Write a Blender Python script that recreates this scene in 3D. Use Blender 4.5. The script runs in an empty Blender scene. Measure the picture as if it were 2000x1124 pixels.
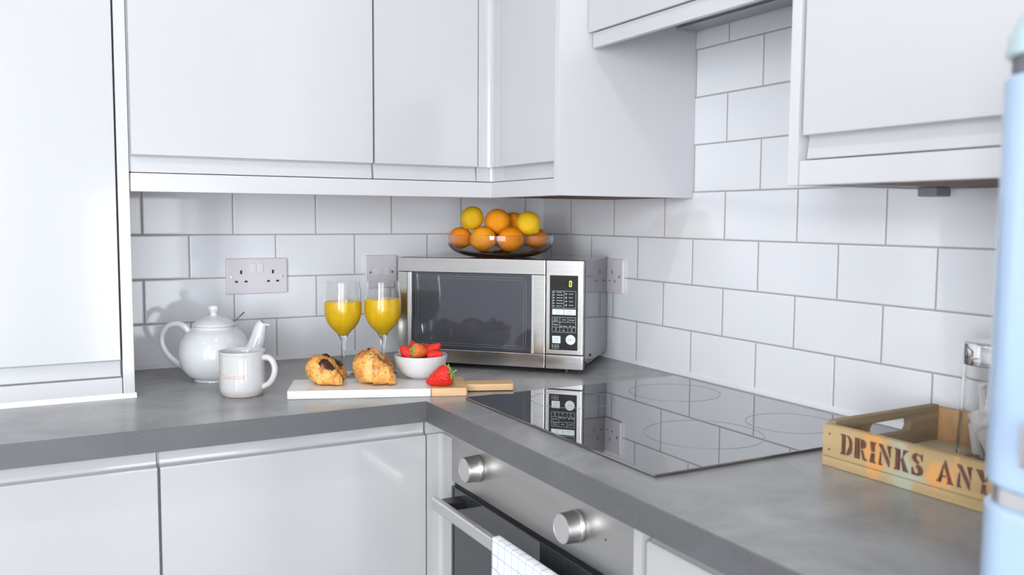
import bpy, bmesh, math, random
from mathutils import Vector, Matrix, noise
random.seed(7)
R = math.radians
PI = math.pi
WT = 0.9                      # worktop height above the floor; positions below are given from the worktop
S = bpy.context.scene
COL = S.collection

# ------------------------------------------------------------------ camera
cam_d = bpy.data.cameras.new('camera')
cam_d.sensor_width = 36.0
cam_d.lens = 36.0 * 1729.5 / 2000.0
cam_d.clip_start = 0.02
cam = bpy.data.objects.new('camera', cam_d)
COL.objects.link(cam)
F = Vector((0.48031392, 0.8736218, -0.07799679))
RT = Vector((0.87650031, -0.4813644, 0.00596007))
UP = Vector((0.03233803, 0.07122692, 0.99693579))
m = Matrix((RT, UP, -F)).transposed().to_4x4()
m.translation = Vector((-1.30267, -2.18716, 0.35304 + WT))
cam.matrix_world = m
cam_d.dof.use_dof = True
cam_d.dof.focus_distance = 1.85
cam_d.dof.aperture_fstop = 4.5
S.camera = cam

# ------------------------------------------------------------------ view, world, daylight
S.view_settings.view_transform = 'Standard'
S.view_settings.look = 'None'
S.view_settings.gamma = 1.0
S.view_settings.use_curve_mapping = False
S.view_settings.exposure = 0.26
S.cycles.max_bounces = 10
S.cycles.diffuse_bounces = 5
S.cycles.glossy_bounces = 5
S.cycles.transmission_bounces = 8
S.cycles.transparent_max_bounces = 8
S.cycles.sample_clamp_indirect = 30.0
S.cycles.caustics_reflective = True
S.cycles.caustics_refractive = True
W = bpy.data.worlds.new('daylight')
S.world = W
W.use_nodes = True
W.node_tree.nodes['Background'].inputs[0].default_value = (0.80, 0.90, 1.0, 1)
W.node_tree.nodes['Background'].inputs[1].default_value = 1.0

XL, YB, ZC = -3.6, -4.4, 1.55     # left wall, wall behind the camera, ceiling (from the worktop)


def area(name, loc, look, sx, sy, power, color):
    d = bpy.data.lights.new(name, 'AREA')
    d.shape = 'RECTANGLE'
    d.size, d.size_y = sx, sy
    d.energy = power
    d.color = color
    o = bpy.data.objects.new(name, d)
    COL.objects.link(o)
    o.location = Vector(loc) + Vector((0, 0, WT))
    o.rotation_euler = (Vector(look) - Vector(loc)).to_track_quat('-Z', 'Y').to_euler()
    return o


# daylight coming in at the patio doors behind the camera and at the window in the left wall
area('daylight_patio_doors', (-2.45, YB - 0.05, 0.25), (-2.45, 0, 0.25), 1.7, 2.0, 66, (0.93, 0.965, 1.0))
area('daylight_side_window', (XL - 0.05, -3.60, 0.55), (0, -3.60, 0.55), 1.1, 1.4, 98, (0.93, 0.965, 1.0))
area('added_front_fill', (-0.52, YB - 0.05, -0.12), (-0.60, 0, -0.12), 0.85, 1.25, 16, (0.93, 0.965, 1.0))  # added frontal fill, no known source; softens teapot and mug shadows on the tiles
SPOTS = [(-0.95, -1.15), (-2.3, -1.15), (-0.95, -2.6), (-2.3, -2.6)]


# ------------------------------------------------------------------ helpers: materials
def new_mat(name):
    mt = bpy.data.materials.new(name)
    mt.use_nodes = True
    return mt, mt.node_tree, mt.node_tree.nodes['Principled BSDF']


def pm(name, color, rough=0.5, metal=0.0, spec=0.5, trans=0.0, ior=1.5, coat=0.0, coat_r=0.03, emit=None, es=0.0, sss=0.0,
       noise_amt=0.0, noise_scale=20.0, bump=0.0, bump_scale=200.0, stretch=(1, 1, 1), color2=None):
    mt, nt, b = new_mat(name)
    b.inputs['Base Color'].default_value = (*color, 1)
    b.inputs['Roughness'].default_value = rough
    b.inputs['Metallic'].default_value = metal
    b.inputs['Specular IOR Level'].default_value = spec
    b.inputs['Transmission Weight'].default_value = trans
    b.inputs['IOR'].default_value = ior
    b.inputs['Coat Weight'].default_value = coat
    b.inputs['Coat Roughness'].default_value = coat_r
    if sss:
        b.inputs['Subsurface Weight'].default_value = sss
        b.inputs['Subsurface Radius'].default_value = (0.01, 0.006, 0.002)
    if emit:
        b.inputs['Emission Color'].default_value = (*emit, 1)
        b.inputs['Emission Strength'].default_value = es
    if noise_amt or bump or color2:
        tc = nt.nodes.new('ShaderNodeTexCoord')
        mp = nt.nodes.new('ShaderNodeMapping')
        mp.inputs['Scale'].default_value = stretch
        nt.links.new(tc.outputs['Object'], mp.inputs[0])
    if noise_amt or color2:
        n = nt.nodes.new('ShaderNodeTexNoise')
        n.inputs['Scale'].default_value = noise_scale
        n.inputs['Detail'].default_value = 5
        nt.links.new(mp.outputs[0], n.inputs['Vector'])
        r = nt.nodes.new('ShaderNodeValToRGB')
        r.color_ramp.elements[0].position = 0.35
        r.color_ramp.elements[1].position = 0.65
        c2 = color2 or tuple(max(0, c * (1 - noise_amt)) for c in color)
        r.color_ramp.elements[0].color = (*c2, 1)
        r.color_ramp.elements[1].color = (*color, 1)
        nt.links.new(n.outputs['Fac'], r.inputs[0])
        nt.links.new(r.outputs[0], b.inputs['Base Color'])
    if bump:
        n2 = nt.nodes.new('ShaderNodeTexNoise')
        n2.inputs['Scale'].default_value = bump_scale
        n2.inputs['Detail'].default_value = 3
        nt.links.new(mp.outputs[0], n2.inputs['Vector'])
        bp = nt.nodes.new('ShaderNodeBump')
        bp.inputs['Strength'].default_value = bump
        bp.inputs['Distance'].default_value = 0.001
        nt.links.new(n2.outputs['Fac'], bp.inputs['Height'])
        nt.links.new(bp.outputs[0], b.inputs['Normal'])
    return mt


def mth(nt, op, a, b=None, c=None):
    n = nt.nodes.new('ShaderNodeMath')
    n.operation = op
    for k, v in enumerate((a, b, c)):
        if v is None:
            continue
        if isinstance(v, (int, float)):
            n.inputs[k].default_value = v
        else:
            nt.links.new(v, n.inputs[k])
    return n.outputs[0]


TW, TH = 0.2017, 0.1033        # tile pitch


def tile_mat(name, axis, off):
    """white gloss brick-bond wall tiles; axis = which object coordinate runs along the wall"""
    mt, nt, b = new_mat(name)
    tc = nt.nodes.new('ShaderNodeTexCoord')
    sp = nt.nodes.new('ShaderNodeSeparateXYZ')
    nt.links.new(tc.outputs['Object'], sp.inputs[0])
    u = mth(nt, 'MULTIPLY', sp.outputs[axis], -1.0)
    v = sp.outputs[2]
    row = mth(nt, 'FLOOR', mth(nt, 'DIVIDE', v, TH))
    odd = mth(nt, 'MODULO', mth(nt, 'ADD', row, 100.0), 2.0)        # rows 1,3,5 -> odd (whole joints)
    shift = mth(nt, 'MULTIPLY', mth(nt, 'SUBTRACT', 1.0, odd), TW / 2)
    uu = mth(nt, 'DIVIDE', mth(nt, 'SUBTRACT', mth(nt, 'SUBTRACT', u, off), shift), TW)
    fu = mth(nt, 'FRACT', mth(nt, 'ADD', uu, 50.0))
    fv = mth(nt, 'FRACT', mth(nt, 'DIVIDE', v, TH))
    du = mth(nt, 'MULTIPLY', mth(nt, 'MINIMUM', fu, mth(nt, 'SUBTRACT', 1.0, fu)), TW)
    dv = mth(nt, 'MULTIPLY', mth(nt, 'MINIMUM', fv, mth(nt, 'SUBTRACT', 1.0, fv)), TH)
    d = mth(nt, 'MINIMUM', du, dv)
    grout = mth(nt, 'LESS_THAN', d, 0.00175)
    mx = nt.nodes.new('ShaderNodeMix')
    mx.data_type = 'RGBA'
    nt.links.new(grout, mx.inputs[0])
    mx.inputs[6].default_value = (0.88, 0.89, 0.92, 1)
    mx.inputs[7].default_value = (0.46, 0.448, 0.42, 1)
    nt.links.new(mx.outputs[2], b.inputs['Base Color'])
    ro = mth(nt, 'ADD', mth(nt, 'MULTIPLY', grout, 0.7), 0.07)
    nt.links.new(ro, b.inputs['Roughness'])
    h = nt.nodes.new('ShaderNodeMapRange')
    h.interpolation_type = 'SMOOTHSTEP'
    h.inputs['From Min'].default_value = 0.0015
    h.inputs['From Max'].default_value = 0.0045
    nt.links.new(d, h.inputs['Value'])
    nz = nt.nodes.new('ShaderNodeTexNoise')
    nz.inputs['Scale'].default_value = 9
    nt.links.new(tc.outputs['Object'], nz.inputs['Vector'])
    hh = mth(nt, 'ADD', h.outputs[0], mth(nt, 'MULTIPLY', nz.outputs['Fac'], 0.5))
    bp = nt.nodes.new('ShaderNodeBump')
    bp.inputs['Strength'].default_value = 0.55
    bp.inputs['Distance'].default_value = 0.0007
    nt.links.new(hh, bp.inputs['Height'])
    nt.links.new(bp.outputs[0], b.inputs['Normal'])
    return mt


def laminate_mat(name, base, dark, speck, rough):
    mt, nt, b = new_mat(name)
    tc = nt.nodes.new('ShaderNodeTexCoord')
    mp = nt.nodes.new('ShaderNodeMapping')
    mp.inputs['Scale'].default_value = (1.0, 1.0, 1.6)
    nt.links.new(tc.outputs['Object'], mp.inputs[0])
    n = nt.nodes.new('ShaderNodeTexNoise')
    n.inputs['Scale'].default_value = 5.5
    n.inputs['Detail'].default_value = 8
    n.inputs['Roughness'].default_value = 0.62
    n.inputs['Distortion'].default_value = 0.7
    nt.links.new(mp.outputs[0], n.inputs['Vector'])
    r = nt.nodes.new('ShaderNodeValToRGB')
    r.color_ramp.elements[0].position = 0.3
    r.color_ramp.elements[1].position = 0.72
    r.color_ramp.elements[0].color = (*dark, 1)
    r.color_ramp.elements[1].color = (*base, 1)
    nt.links.new(n.outputs['Fac'], r.inputs[0])
    out = r.outputs[0]
    if speck:
        n2 = nt.nodes.new('ShaderNodeTexNoise')
        n2.inputs['Scale'].default_value = 250
        n2.inputs['Detail'].default_value = 3
        nt.links.new(mp.outputs[0], n2.inputs['Vector'])
        n3 = nt.nodes.new('ShaderNodeTexNoise')
        n3.inputs['Scale'].default_value = 9
        nt.links.new(mp.outputs[0], n3.inputs['Vector'])
        th = mth(nt, 'SUBTRACT', 0.80, mth(nt, 'MULTIPLY', n3.outputs['Fac'], 0.32))
        s = mth(nt, 'GREATER_THAN', n2.outputs['Fac'], th)
        mx = nt.nodes.new('ShaderNodeMix')
        mx.data_type = 'RGBA'
        nt.links.new(mth(nt, 'MULTIPLY', s, speck), mx.inputs[0])
        nt.links.new(out, mx.inputs[6])
        mx.inputs[7].default_value = (0.06, 0.06, 0.065, 1)
        out = mx.outputs[2]
    nt.links.new(out, b.inputs['Base Color'])
    b.inputs['Roughness'].default_value = rough
    b.inputs['Specular IOR Level'].default_value = 0.5
    n4 = nt.nodes.new('ShaderNodeTexNoise')
    n4.inputs['Scale'].default_value = 350
    nt.links.new(tc.outputs['Object'], n4.inputs['Vector'])
    bp = nt.nodes.new('ShaderNodeBump')
    bp.inputs['Strength'].default_value = 0.12
    bp.inputs['Distance'].default_value = 0.0005
    nt.links.new(n4.outputs['Fac'], bp.inputs['Height'])
    nt.links.new(bp.outputs[0], b.inputs['Normal'])
    return mt


def wood_mat(name, c1, c2, scale=18.0, stretch=(0.08, 1, 1), rough=0.5, patch=None):
    mt, nt, b = new_mat(name)
    tc = nt.nodes.new('ShaderNodeTexCoord')
    mp = nt.nodes.new('ShaderNodeMapping')
    mp.inputs['Scale'].default_value = stretch
    nt.links.new(tc.outputs['Object'], mp.inputs[0])
    n = nt.nodes.new('ShaderNodeTexNoise')
    n.inputs['Scale'].default_value = scale
    n.inputs['Detail'].default_value = 6
    n.inputs['Distortion'].default_value = 1.2
    nt.links.new(mp.outputs[0], n.inputs['Vector'])
    r = nt.nodes.new('ShaderNodeValToRGB')
    r.color_ramp.elements[0].position = 0.32
    r.color_ramp.elements[1].position = 0.68
    r.color_ramp.elements[0].color = (*c1, 1)
    r.color_ramp.elements[1].color = (*c2, 1)
    nt.links.new(n.outputs['Fac'], r.inputs[0])
    out = r.outputs[0]
    for k, (pc, sc, th) in enumerate(patch or []):
        n2 = nt.nodes.new('ShaderNodeTexNoise')
        n2.inputs['Scale'].default_value = sc
        n2.inputs['Detail'].default_value = 5
        n2.noise_dimensions = '4D'
        n2.inputs['W'].default_value = 3.7 * k + 1.3
        nt.links.new(tc.outputs['Object'], n2.inputs['Vector'])
        mr = nt.nodes.new('ShaderNodeMapRange')
        mr.inputs['From Min'].default_value = th
        mr.inputs['From Max'].default_value = th + 0.06
        nt.links.new(n2.outputs['Fac'], mr.inputs['Value'])
        mx = nt.nodes.new('ShaderNodeMix')
        mx.data_type = 'RGBA'
        nt.links.new(mr.outputs[0], mx.inputs[0])
        nt.links.new(out, mx.inputs[6])
        mx.inputs[7].default_value = (*pc, 1)
        out = mx.outputs[2]
    nt.links.new(out, b.inputs['Base Color'])
    b.inputs['Roughness'].default_value = rough
    bp = nt.nodes.new('ShaderNodeBump')
    bp.inputs['Strength'].default_value = 0.25
    bp.inputs['Distance'].default_value = 0.001
    nt.links.new(n.outputs['Fac'], bp.inputs['Height'])
    nt.links.new(bp.outputs[0], b.inputs['Normal'])
    return mt


def dots_mat(name, base, base2, dot, scale, size, rough=0.35, bump=0.4, low=7.0, zmix=None):
    """skin of a fruit: two tones mixed by noise, dotted by small voronoi cells"""
    mt, nt, b = new_mat(name)
    tc = nt.nodes.new('ShaderNodeTexCoord')
    n = nt.nodes.new('ShaderNodeTexNoise')
    n.inputs['Scale'].default_value = low
    n.inputs['Detail'].default_value = 3
    nt.links.new(tc.outputs['Object'], n.inputs['Vector'])
    mx = nt.nodes.new('ShaderNodeMix')
    mx.data_type = 'RGBA'
    nt.links.new(n.outputs['Fac'], mx.inputs[0])
    mx.inputs[6].default_value = (*base, 1)
    mx.inputs[7].default_value = (*base2, 1)
    v = nt.nodes.new('ShaderNodeTexVoronoi')
    v.inputs['Scale'].default_value = scale
    nt.links.new(tc.outputs['Object'], v.inputs['Vector'])
    s = mth(nt, 'LESS_THAN', v.outputs['Distance'], size)
    mx2 = nt.nodes.new('ShaderNodeMix')
    mx2.data_type = 'RGBA'
    nt.links.new(s, mx2.inputs[0])
    nt.links.new(mx.outputs[2], mx2.inputs[6])
    mx2.inputs[7].default_value = (*dot, 1)
    nt.links.new(mx2.outputs[2], b.inputs['Base Color'])
    b.inputs['Roughness'].default_value = rough
    bp = nt.nodes.new('ShaderNodeBump')
    bp.inputs['Strength'].default_value = bump
    bp.inputs['Distance'].default_value = 0.02
    b.inputs['Specular IOR Level'].default_value = 0.3
    nt.links.new(v.outputs['Distance'], bp.inputs['Height'])
    nt.links.new(bp.outputs[0], b.inputs['Normal'])
    return mt


def towel_mat():
    mt, nt, b = new_mat('checked_cotton')
    uv = nt.nodes.new('ShaderNodeUVMap')
    sp = nt.nodes.new('ShaderNodeSeparateXYZ')
    nt.links.new(uv.outputs[0], sp.inputs[0])

    def lines(coord, n, w):
        f = mth(nt, 'FRACT', mth(nt, 'MULTIPLY', coord, n))
        return mth(nt, 'LESS_THAN', f, w)
    a = lines(sp.outputs[0], 8.5, 0.09)
    c = lines(sp.outputs[1], 8.5, 0.09)
    s = mth(nt, 'MAXIMUM', a, c)
    mx = nt.nodes.new('ShaderNodeMix')
    mx.data_type = 'RGBA'
    nt.links.new(mth(nt, 'MULTIPLY', s, 0.85), mx.inputs[0])
    mx.inputs[6].default_value = (0.90, 0.92, 0.95, 1)
    mx.inputs[7].default_value = (0.25, 0.42, 0.75, 1)
    nt.links.new(mx.outputs[2], b.inputs['Base Color'])
    b.inputs['Roughness'].default_value = 0.9
    n = nt.nodes.new('ShaderNodeTexWave')
    n.inputs['Scale'].default_value = 60
    n2 = nt.nodes.new('ShaderNodeTexCoord')
    nt.links.new(n2.outputs['Object'], n.inputs['Vector'])
    bp = nt.nodes.new('ShaderNodeBump')
    bp.inputs['Strength'].default_value = 0.3
    bp.inputs['Distance'].default_value = 0.001
    nt.links.new(n.outputs['Fac'], bp.inputs['Height'])
    nt.links.new(bp.outputs[0], b.inputs['Normal'])
    return mt


def croissant_mat(name, dark_th):
    mt, nt, b = new_mat(name)
    tc = nt.nodes.new('ShaderNodeTexCoord')
    at = nt.nodes.new('ShaderNodeAttribute')
    at.attribute_name = 'bake'
    n = nt.nodes.new('ShaderNodeTexNoise')
    n.inputs['Scale'].default_value = 45
    n.inputs['Detail'].default_value = 6
    nt.links.new(tc.outputs['Object'], n.inputs['Vector'])
    nb_ = nt.nodes.new('ShaderNodeTexNoise')
    nb_.inputs['Scale'].default_value = 160
    nb_.inputs['Detail'].default_value = 5
    nt.links.new(tc.outputs['Object'], nb_.inputs['Vector'])
    f0 = mth(nt, 'ADD', mth(nt, 'MULTIPLY', at.outputs['Fac'], 0.70), mth(nt, 'MULTIPLY', mth(nt, 'SUBTRACT', n.outputs['Fac'], 0.5), 1.5))
    f0 = mth(nt, 'ADD', f0, 0.12)
    f = mth(nt, 'ADD', f0, mth(nt, 'MULTIPLY', mth(nt, 'SUBTRACT', nb_.outputs['Fac'], 0.5), 0.9))
    r = nt.nodes.new('ShaderNodeValToRGB')
    e = r.color_ramp.elements
    e[0].position, e[0].color = 0.0, (0.84, 0.52, 0.18, 1)
    e[1].position, e[1].color = 0.85, (0.34, 0.11, 0.025, 1)
    k = e.new(0.30); k.color = (0.80, 0.42, 0.11, 1)
    k = e.new(0.58); k.color = (0.58, 0.24, 0.05, 1)
    nt.links.new(f, r.inputs[0])
    # melted chocolate: patches with their own ragged outline
    at2 = nt.nodes.new('ShaderNodeAttribute')
    at2.attribute_name = 'choc'
    n2 = nt.nodes.new('ShaderNodeTexNoise')
    n2.inputs['Scale'].default_value = 110
    n2.inputs['Detail'].default_value = 4
    nt.links.new(tc.outputs['Object'], n2.inputs['Vector'])
    g = mth(nt, 'GREATER_THAN', mth(nt, 'ADD', at2.outputs['Fac'], mth(nt, 'MULTIPLY', n2.outputs['Fac'], 0.9)), dark_th)
    mx = nt.nodes.new('ShaderNodeMix')
    mx.data_type = 'RGBA'
    nt.links.new(g, mx.inputs[0])
    nt.links.new(r.outputs[0], mx.inputs[6])
    mx.inputs[7].default_value = (0.06, 0.022, 0.016, 1)
    nt.links.new(mx.outputs[2], b.inputs['Base Color'])
    b.inputs['Roughness'].default_value = 0.42
    b.inputs['Specular IOR Level'].default_value = 0.4
    bp = nt.nodes.new('ShaderNodeBump')
    bp.inputs['Strength'].default_value = 0.6
    bp.inputs['Distance'].default_value = 0.0022
    nt.links.new(mth(nt, 'ADD', n.outputs['Fac'], nb_.outputs['Fac']), bp.inputs['Height'])
    nt.links.new(bp.outputs[0], b.inputs['Normal'])
    return mt


M = {}
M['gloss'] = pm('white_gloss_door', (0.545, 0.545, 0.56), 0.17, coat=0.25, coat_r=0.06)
M['gloss_dim'] = pm('white_gloss_door_dimmed', (0.465, 0.463, 0.468), 0.14, coat=0.5, coat_r=0.03)  # same white gloss as the upper doors, dimmer light low down put into colour
M['panel'] = pm('white_satin_panel', (0.62, 0.615, 0.635), 0.30)
M['carcass'] = pm('white_carcass_board', (0.72, 0.72, 0.74), 0.4)
M['pelmet'] = pm('white_gloss_pelmet', (0.60, 0.59, 0.61), 0.16)
M['brown'] = pm('brown_chipboard_underside', (0.20, 0.08, 0.05), 0.6, noise_amt=0.3, noise_scale=60)
M['tile_b'] = tile_mat('gloss_brick_tiles_back', 0, 0.0579)
M['tile_r'] = tile_mat('gloss_brick_tiles_right', 1, 0.1476)
M['plaster'] = pm('painted_plaster', (0.60, 0.60, 0.61), 0.85, bump=0.1, bump_scale=300)
M['floor'] = wood_mat('grey_wood_floor', (0.20, 0.18, 0.16), (0.28, 0.25, 0.22), 9, (1, 0.1, 1), 0.35)
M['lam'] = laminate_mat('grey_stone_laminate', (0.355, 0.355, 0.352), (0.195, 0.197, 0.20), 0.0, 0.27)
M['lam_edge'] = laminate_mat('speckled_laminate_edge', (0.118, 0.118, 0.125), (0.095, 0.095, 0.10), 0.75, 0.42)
M['silicone'] = pm('white_silicone', (0.90, 0.90, 0.91), 0.35)
M['steel'] = pm('brushed_steel', (0.70, 0.68, 0.655), 0.16, metal=1.0, noise_amt=0.10, noise_scale=60, stretch=(0.03, 1, 6))
M['steel_h'] = pm('satin_oven_steel', (0.50, 0.49, 0.475), 0.34, metal=1.0, noise_amt=0.08, noise_scale=50, stretch=(6, 0.05, 1))
M['chrome'] = pm('polished_chrome', (0.85, 0.85, 0.86), 0.06, metal=1.0)
M['alu'] = pm('silver_knob_metal', (0.70, 0.69, 0.68), 0.36, metal=1.0)
M['casing'] = pm('grey_gloss_metal_casing', (0.27, 0.27, 0.285), 0.09, metal=0.8)
M['black'] = pm('black_plastic', (0.012, 0.012, 0.014), 0.35)
M['blackgl'] = pm('black_gloss_glass', (0.012, 0.012, 0.014), 0.03, ior=1.55, spec=0.6)
M['hob'] = pm('black_ceramic_hob_glass', (0.016, 0.017, 0.02), 0.015, ior=2.9, spec=0.5, coat=1.0, coat_r=0.01)
M['hobring'] = pm('pale_hob_marking', (0.20, 0.20, 0.21), 0.3)
M['ovenglass'] = pm('smoked_oven_glass', (0.03, 0.032, 0.036), 0.03, ior=1.7)
M['mwglass'] = pm('smoked_microwave_glass', (0.045, 0.05, 0.062), 0.04, ior=1.75)
M['mwline'] = pm('grey_window_outline', (0.16, 0.17, 0.18), 0.3)
M['mwmesh'] = pm('window_screen_mesh', (0.065, 0.07, 0.085), 0.3)
M['keyblack'] = pm('black_key_panel', (0.012, 0.013, 0.016), 0.12)
M['disp'] = pm('dark_display', (0.02, 0.01, 0.01), 0.06)
M['print'] = pm('white_print', (0.62, 0.66, 0.66), 0.5)
M['button'] = pm('white_button', (0.72, 0.78, 0.76), 0.4)
M['greytxt'] = pm('grey_print', (0.25, 0.30, 0.30), 0.5)
M['lcd'] = pm('green_lit_digit', (0.5, 0.9, 0.1), 0.4, emit=(0.55, 1.0, 0.05), es=1.3)
M['socket'] = pm('white_socket_plastic', (0.76, 0.72, 0.76), 0.25)
M['rocker'] = pm('white_rocker_plastic', (0.80, 0.78, 0.80), 0.2)
M['hole'] = pm('dark_socket_slot', (0.01, 0.01, 0.012), 0.6)
M['china'] = pm('white_china', (0.64, 0.65, 0.67), 0.10, coat=0.5)
M['mug'] = pm('cream_stoneware_glaze', (0.58, 0.575, 0.57), 0.12, coat=0.4)
M['clay'] = pm('bare_clay_foot', (0.62, 0.52, 0.44), 0.8)
M['peach'] = pm('pale_peach_print', (0.62, 0.42, 0.34), 0.6)
M['glass'] = pm('clear_glass', (1, 1, 1), 0.0, trans=1.0, ior=1.38)
M['juice'] = pm('orange_juice', (1.0, 0.66, 0.010), 0.22)
M['marble'] = pm('white_marble', (0.76, 0.745, 0.71), 0.2, noise_amt=0.06, noise_scale=14)
M['bamboo'] = wood_mat('pale_bamboo', (0.66, 0.40, 0.19), (0.80, 0.54, 0.29), 26, (0.06, 1, 1), 0.42)
M['porcelain'] = pm('white_porcelain_bowl', (0.66, 0.66, 0.67), 0.12, coat=0.4)
M['straw'] = dots_mat('strawberry_skin', (0.62, 0.012, 0.015), (0.78, 0.035, 0.02), (0.85, 0.40, 0.12), 9.5, 0.15, 0.25, 0.28, 2.5)
M['straw_pale'] = dots_mat('unripe_strawberry_skin', (0.75, 0.05, 0.02), (0.80, 0.28, 0.05), (0.85, 0.50, 0.15), 9.5, 0.15, 0.25, 0.28, 3.0)
M['leaf'] = pm('strawberry_leaf', (0.20, 0.36, 0.05), 0.5, color2=(0.40, 0.55, 0.14), noise_scale=90)
M['orange'] = dots_mat('orange_peel', (0.98, 0.26, 0.006), (1.0, 0.36, 0.010), (0.80, 0.20, 0.01), 34, 0.22, 0.33, 0.35, 1.3)
M['orange2'] = dots_mat('pale_orange_peel', (0.98, 0.32, 0.008), (1.0, 0.42, 0.012), (0.80, 0.26, 0.01), 34, 0.22, 0.33, 0.35, 1.3)
M['lemon'] = dots_mat('yellow_peel', (0.96, 0.55, 0.008), (1.0, 0.66, 0.02), (0.70, 0.38, 0.02), 26, 0.16, 0.35, 0.35, 1.5)
M['lemon_g'] = dots_mat('green_yellow_peel', (0.66, 0.45, 0.008), (0.94, 0.50, 0.012), (0.50, 0.32, 0.02), 26, 0.16, 0.35, 0.35, 1.8)
M['calyx'] = pm('dry_fruit_calyx', (0.22, 0.15, 0.04), 0.8)
M['cro_a'] = croissant_mat('croissant_crust_dark', 0.95)
M['cro_b'] = croissant_mat('croissant_crust_pale', 1.0)
M['choc'] = pm('dark_chocolate', (0.055, 0.02, 0.015), 0.4)
M['crate'] = wood_mat('weathered_crate_wood', (0.42, 0.28, 0.13), (0.60, 0.45, 0.24), 20, (1, 0.07, 1), 0.65,
                      [((0.72, 0.36, 0.12), 16, 0.56), ((0.46, 0.46, 0.34), 12, 0.57)])
M['crate_in'] = wood_mat('orange_crate_wood', (0.50, 0.27, 0.13), (0.66, 0.42, 0.22), 18, (0.07, 1, 1), 0.65,
                         [((0.66, 0.24, 0.10), 12, 0.62)])
M['crate_dk'] = wood_mat('grey_brown_crate_wood', (0.20, 0.145, 0.085), (0.46, 0.36, 0.22), 26, (0.07, 1, 1), 0.7,
                         [((0.50, 0.26, 0.10), 13, 0.64)])
M['crate_base'] = wood_mat('pale_crate_slats', (0.52, 0.44, 0.28), (0.66, 0.58, 0.40), 18, (1, 0.07, 1), 0.65)
M['stencil'] = pm('brown_stencil_paint', (0.17, 0.075, 0.05), 0.7, noise_amt=0.35, noise_scale=120)
M['nail'] = pm('dark_nail', (0.08, 0.06, 0.05), 0.5, metal=0.6)
M['blue'] = pm('pale_blue_enamel', (0.40, 0.535, 0.72), 0.16, coat=0.5)
M['mint'] = pm('pale_mint_enamel', (0.46, 0.60, 0.62), 0.16, coat=0.5)
M['darkgap'] = pm('grey_rubber_seal', (0.16, 0.16, 0.18), 0.5)
M['grey'] = pm('grey_plastic', (0.30, 0.30, 0.32), 0.5)
M['hood'] = pm('grey_hood_metal', (0.42, 0.43, 0.45), 0.4, metal=0.5)
M['mesh'] = pm('dark_filter_mesh', (0.16, 0.165, 0.17), 0.5, metal=0.4)
M['towel'] = towel_mat()
M['biscuit'] = pm('white_paper_sachet', (0.82, 0.80, 0.78), 0.7)
M['tag'] = pm('dull_steel_wire', (0.45, 0.44, 0.42), 0.3, metal=1.0)
M['lampglass'] = pm('lit_downlight_glass', (0.9, 0.9, 0.9), 0.4, emit=(1.0, 0.96, 0.90), es=1.5)
M['upvc'] = pm('white_window_frame', (0.85, 0.85, 0.86), 0.3)


# ------------------------------------------------------------------ helpers: meshes
def nb():
    return bmesh.new()


def box(b, lo, hi, bev=0.0, seg=2, rot=None, at=None):
    """axis-aligned box from lo to hi, optionally bevelled"""
    t = bmesh.new()
    bmesh.ops.create_cube(t, size=1)
    s = [hi[i] - lo[i] for i in range(3)]
    c = [(hi[i] + lo[i]) / 2 for i in range(3)]
    bmesh.ops.scale(t, vec=s, verts=t.verts)
    bmesh.ops.translate(t, vec=c, verts=t.verts)
    if bev:
        bmesh.ops.bevel(t, geom=t.edges[:], offset=bev, segments=seg, profile=0.5, affect='EDGES')
    if rot is not None:
        bmesh.ops.rotate(t, cent=at or (0, 0, 0), matrix=rot, verts=t.verts)
    merge(b, t)


def merge(b, t):
    me = bpy.data.meshes.new('tmp')
    t.to_mesh(me)
    t.free()
    b.from_mesh(me)
    bpy.data.meshes.remove(me)


def prism(b, pts, axis, a0, a1, bev=0.0):
    """polygon pts (2D) extruded along axis (0,1,2) from a0 to a1; 2D coordinates are the other two axes in order"""
    t = bmesh.new()

    def P(u, v, w):
        c = [0, 0, 0]
        o = [i for i in range(3) if i != axis]
        c[o[0]], c[o[1]], c[axis] = u, v, w
        return c
    va = [t.verts.new(P(u, v, a0)) for u, v in pts]
    vb = [t.verts.new(P(u, v, a1)) for u, v in pts]
    n = len(pts)
    t.faces.new(va)
    t.faces.new(vb[::-1])
    for i in range(n):
        t.faces.new((va[i], va[(i + 1) % n], vb[(i + 1) % n], vb[i]))
    bmesh.ops.recalc_face_normals(t, faces=t.faces)
    if bev:
        bmesh.ops.bevel(t, geom=t.edges[:], offset=bev, segments=2, profile=0.5, affect='EDGES')
    merge(b, t)


def lathe(b, prof, n=48, c=(0, 0, 0), closed=False):
    """revolve (r, z) profile round z; closed joins last point to first"""
    rings = []
    for r, z in prof:
        if r < 1e-6:
            rings.append([b.verts.new((c[0], c[1], c[2] + z))])
        else:
            rings.append([b.verts.new((c[0] + r * math.cos(2 * PI * k / n), c[1] + r * math.sin(2 * PI * k / n), c[2] + z)) for k in range(n)])
    pairs = list(zip(rings, rings[1:]))
    if closed:
        pairs.append((rings[-1], rings[0]))
    for A, B in pairs:
        for k in range(n):
            k2 = (k + 1) % n
            if len(A) == 1 and len(B) == 1:
                continue
            if len(A) == 1:
                b.faces.new((A[0], B[k2], B[k]))
            elif len(B) == 1:
                b.faces.new((A[k], A[k2], B[0]))
            else:
                b.faces.new((A[k], A[k2], B[k2], B[k]))
    bmesh.ops.recalc_face_normals(b, faces=b.faces)


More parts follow.
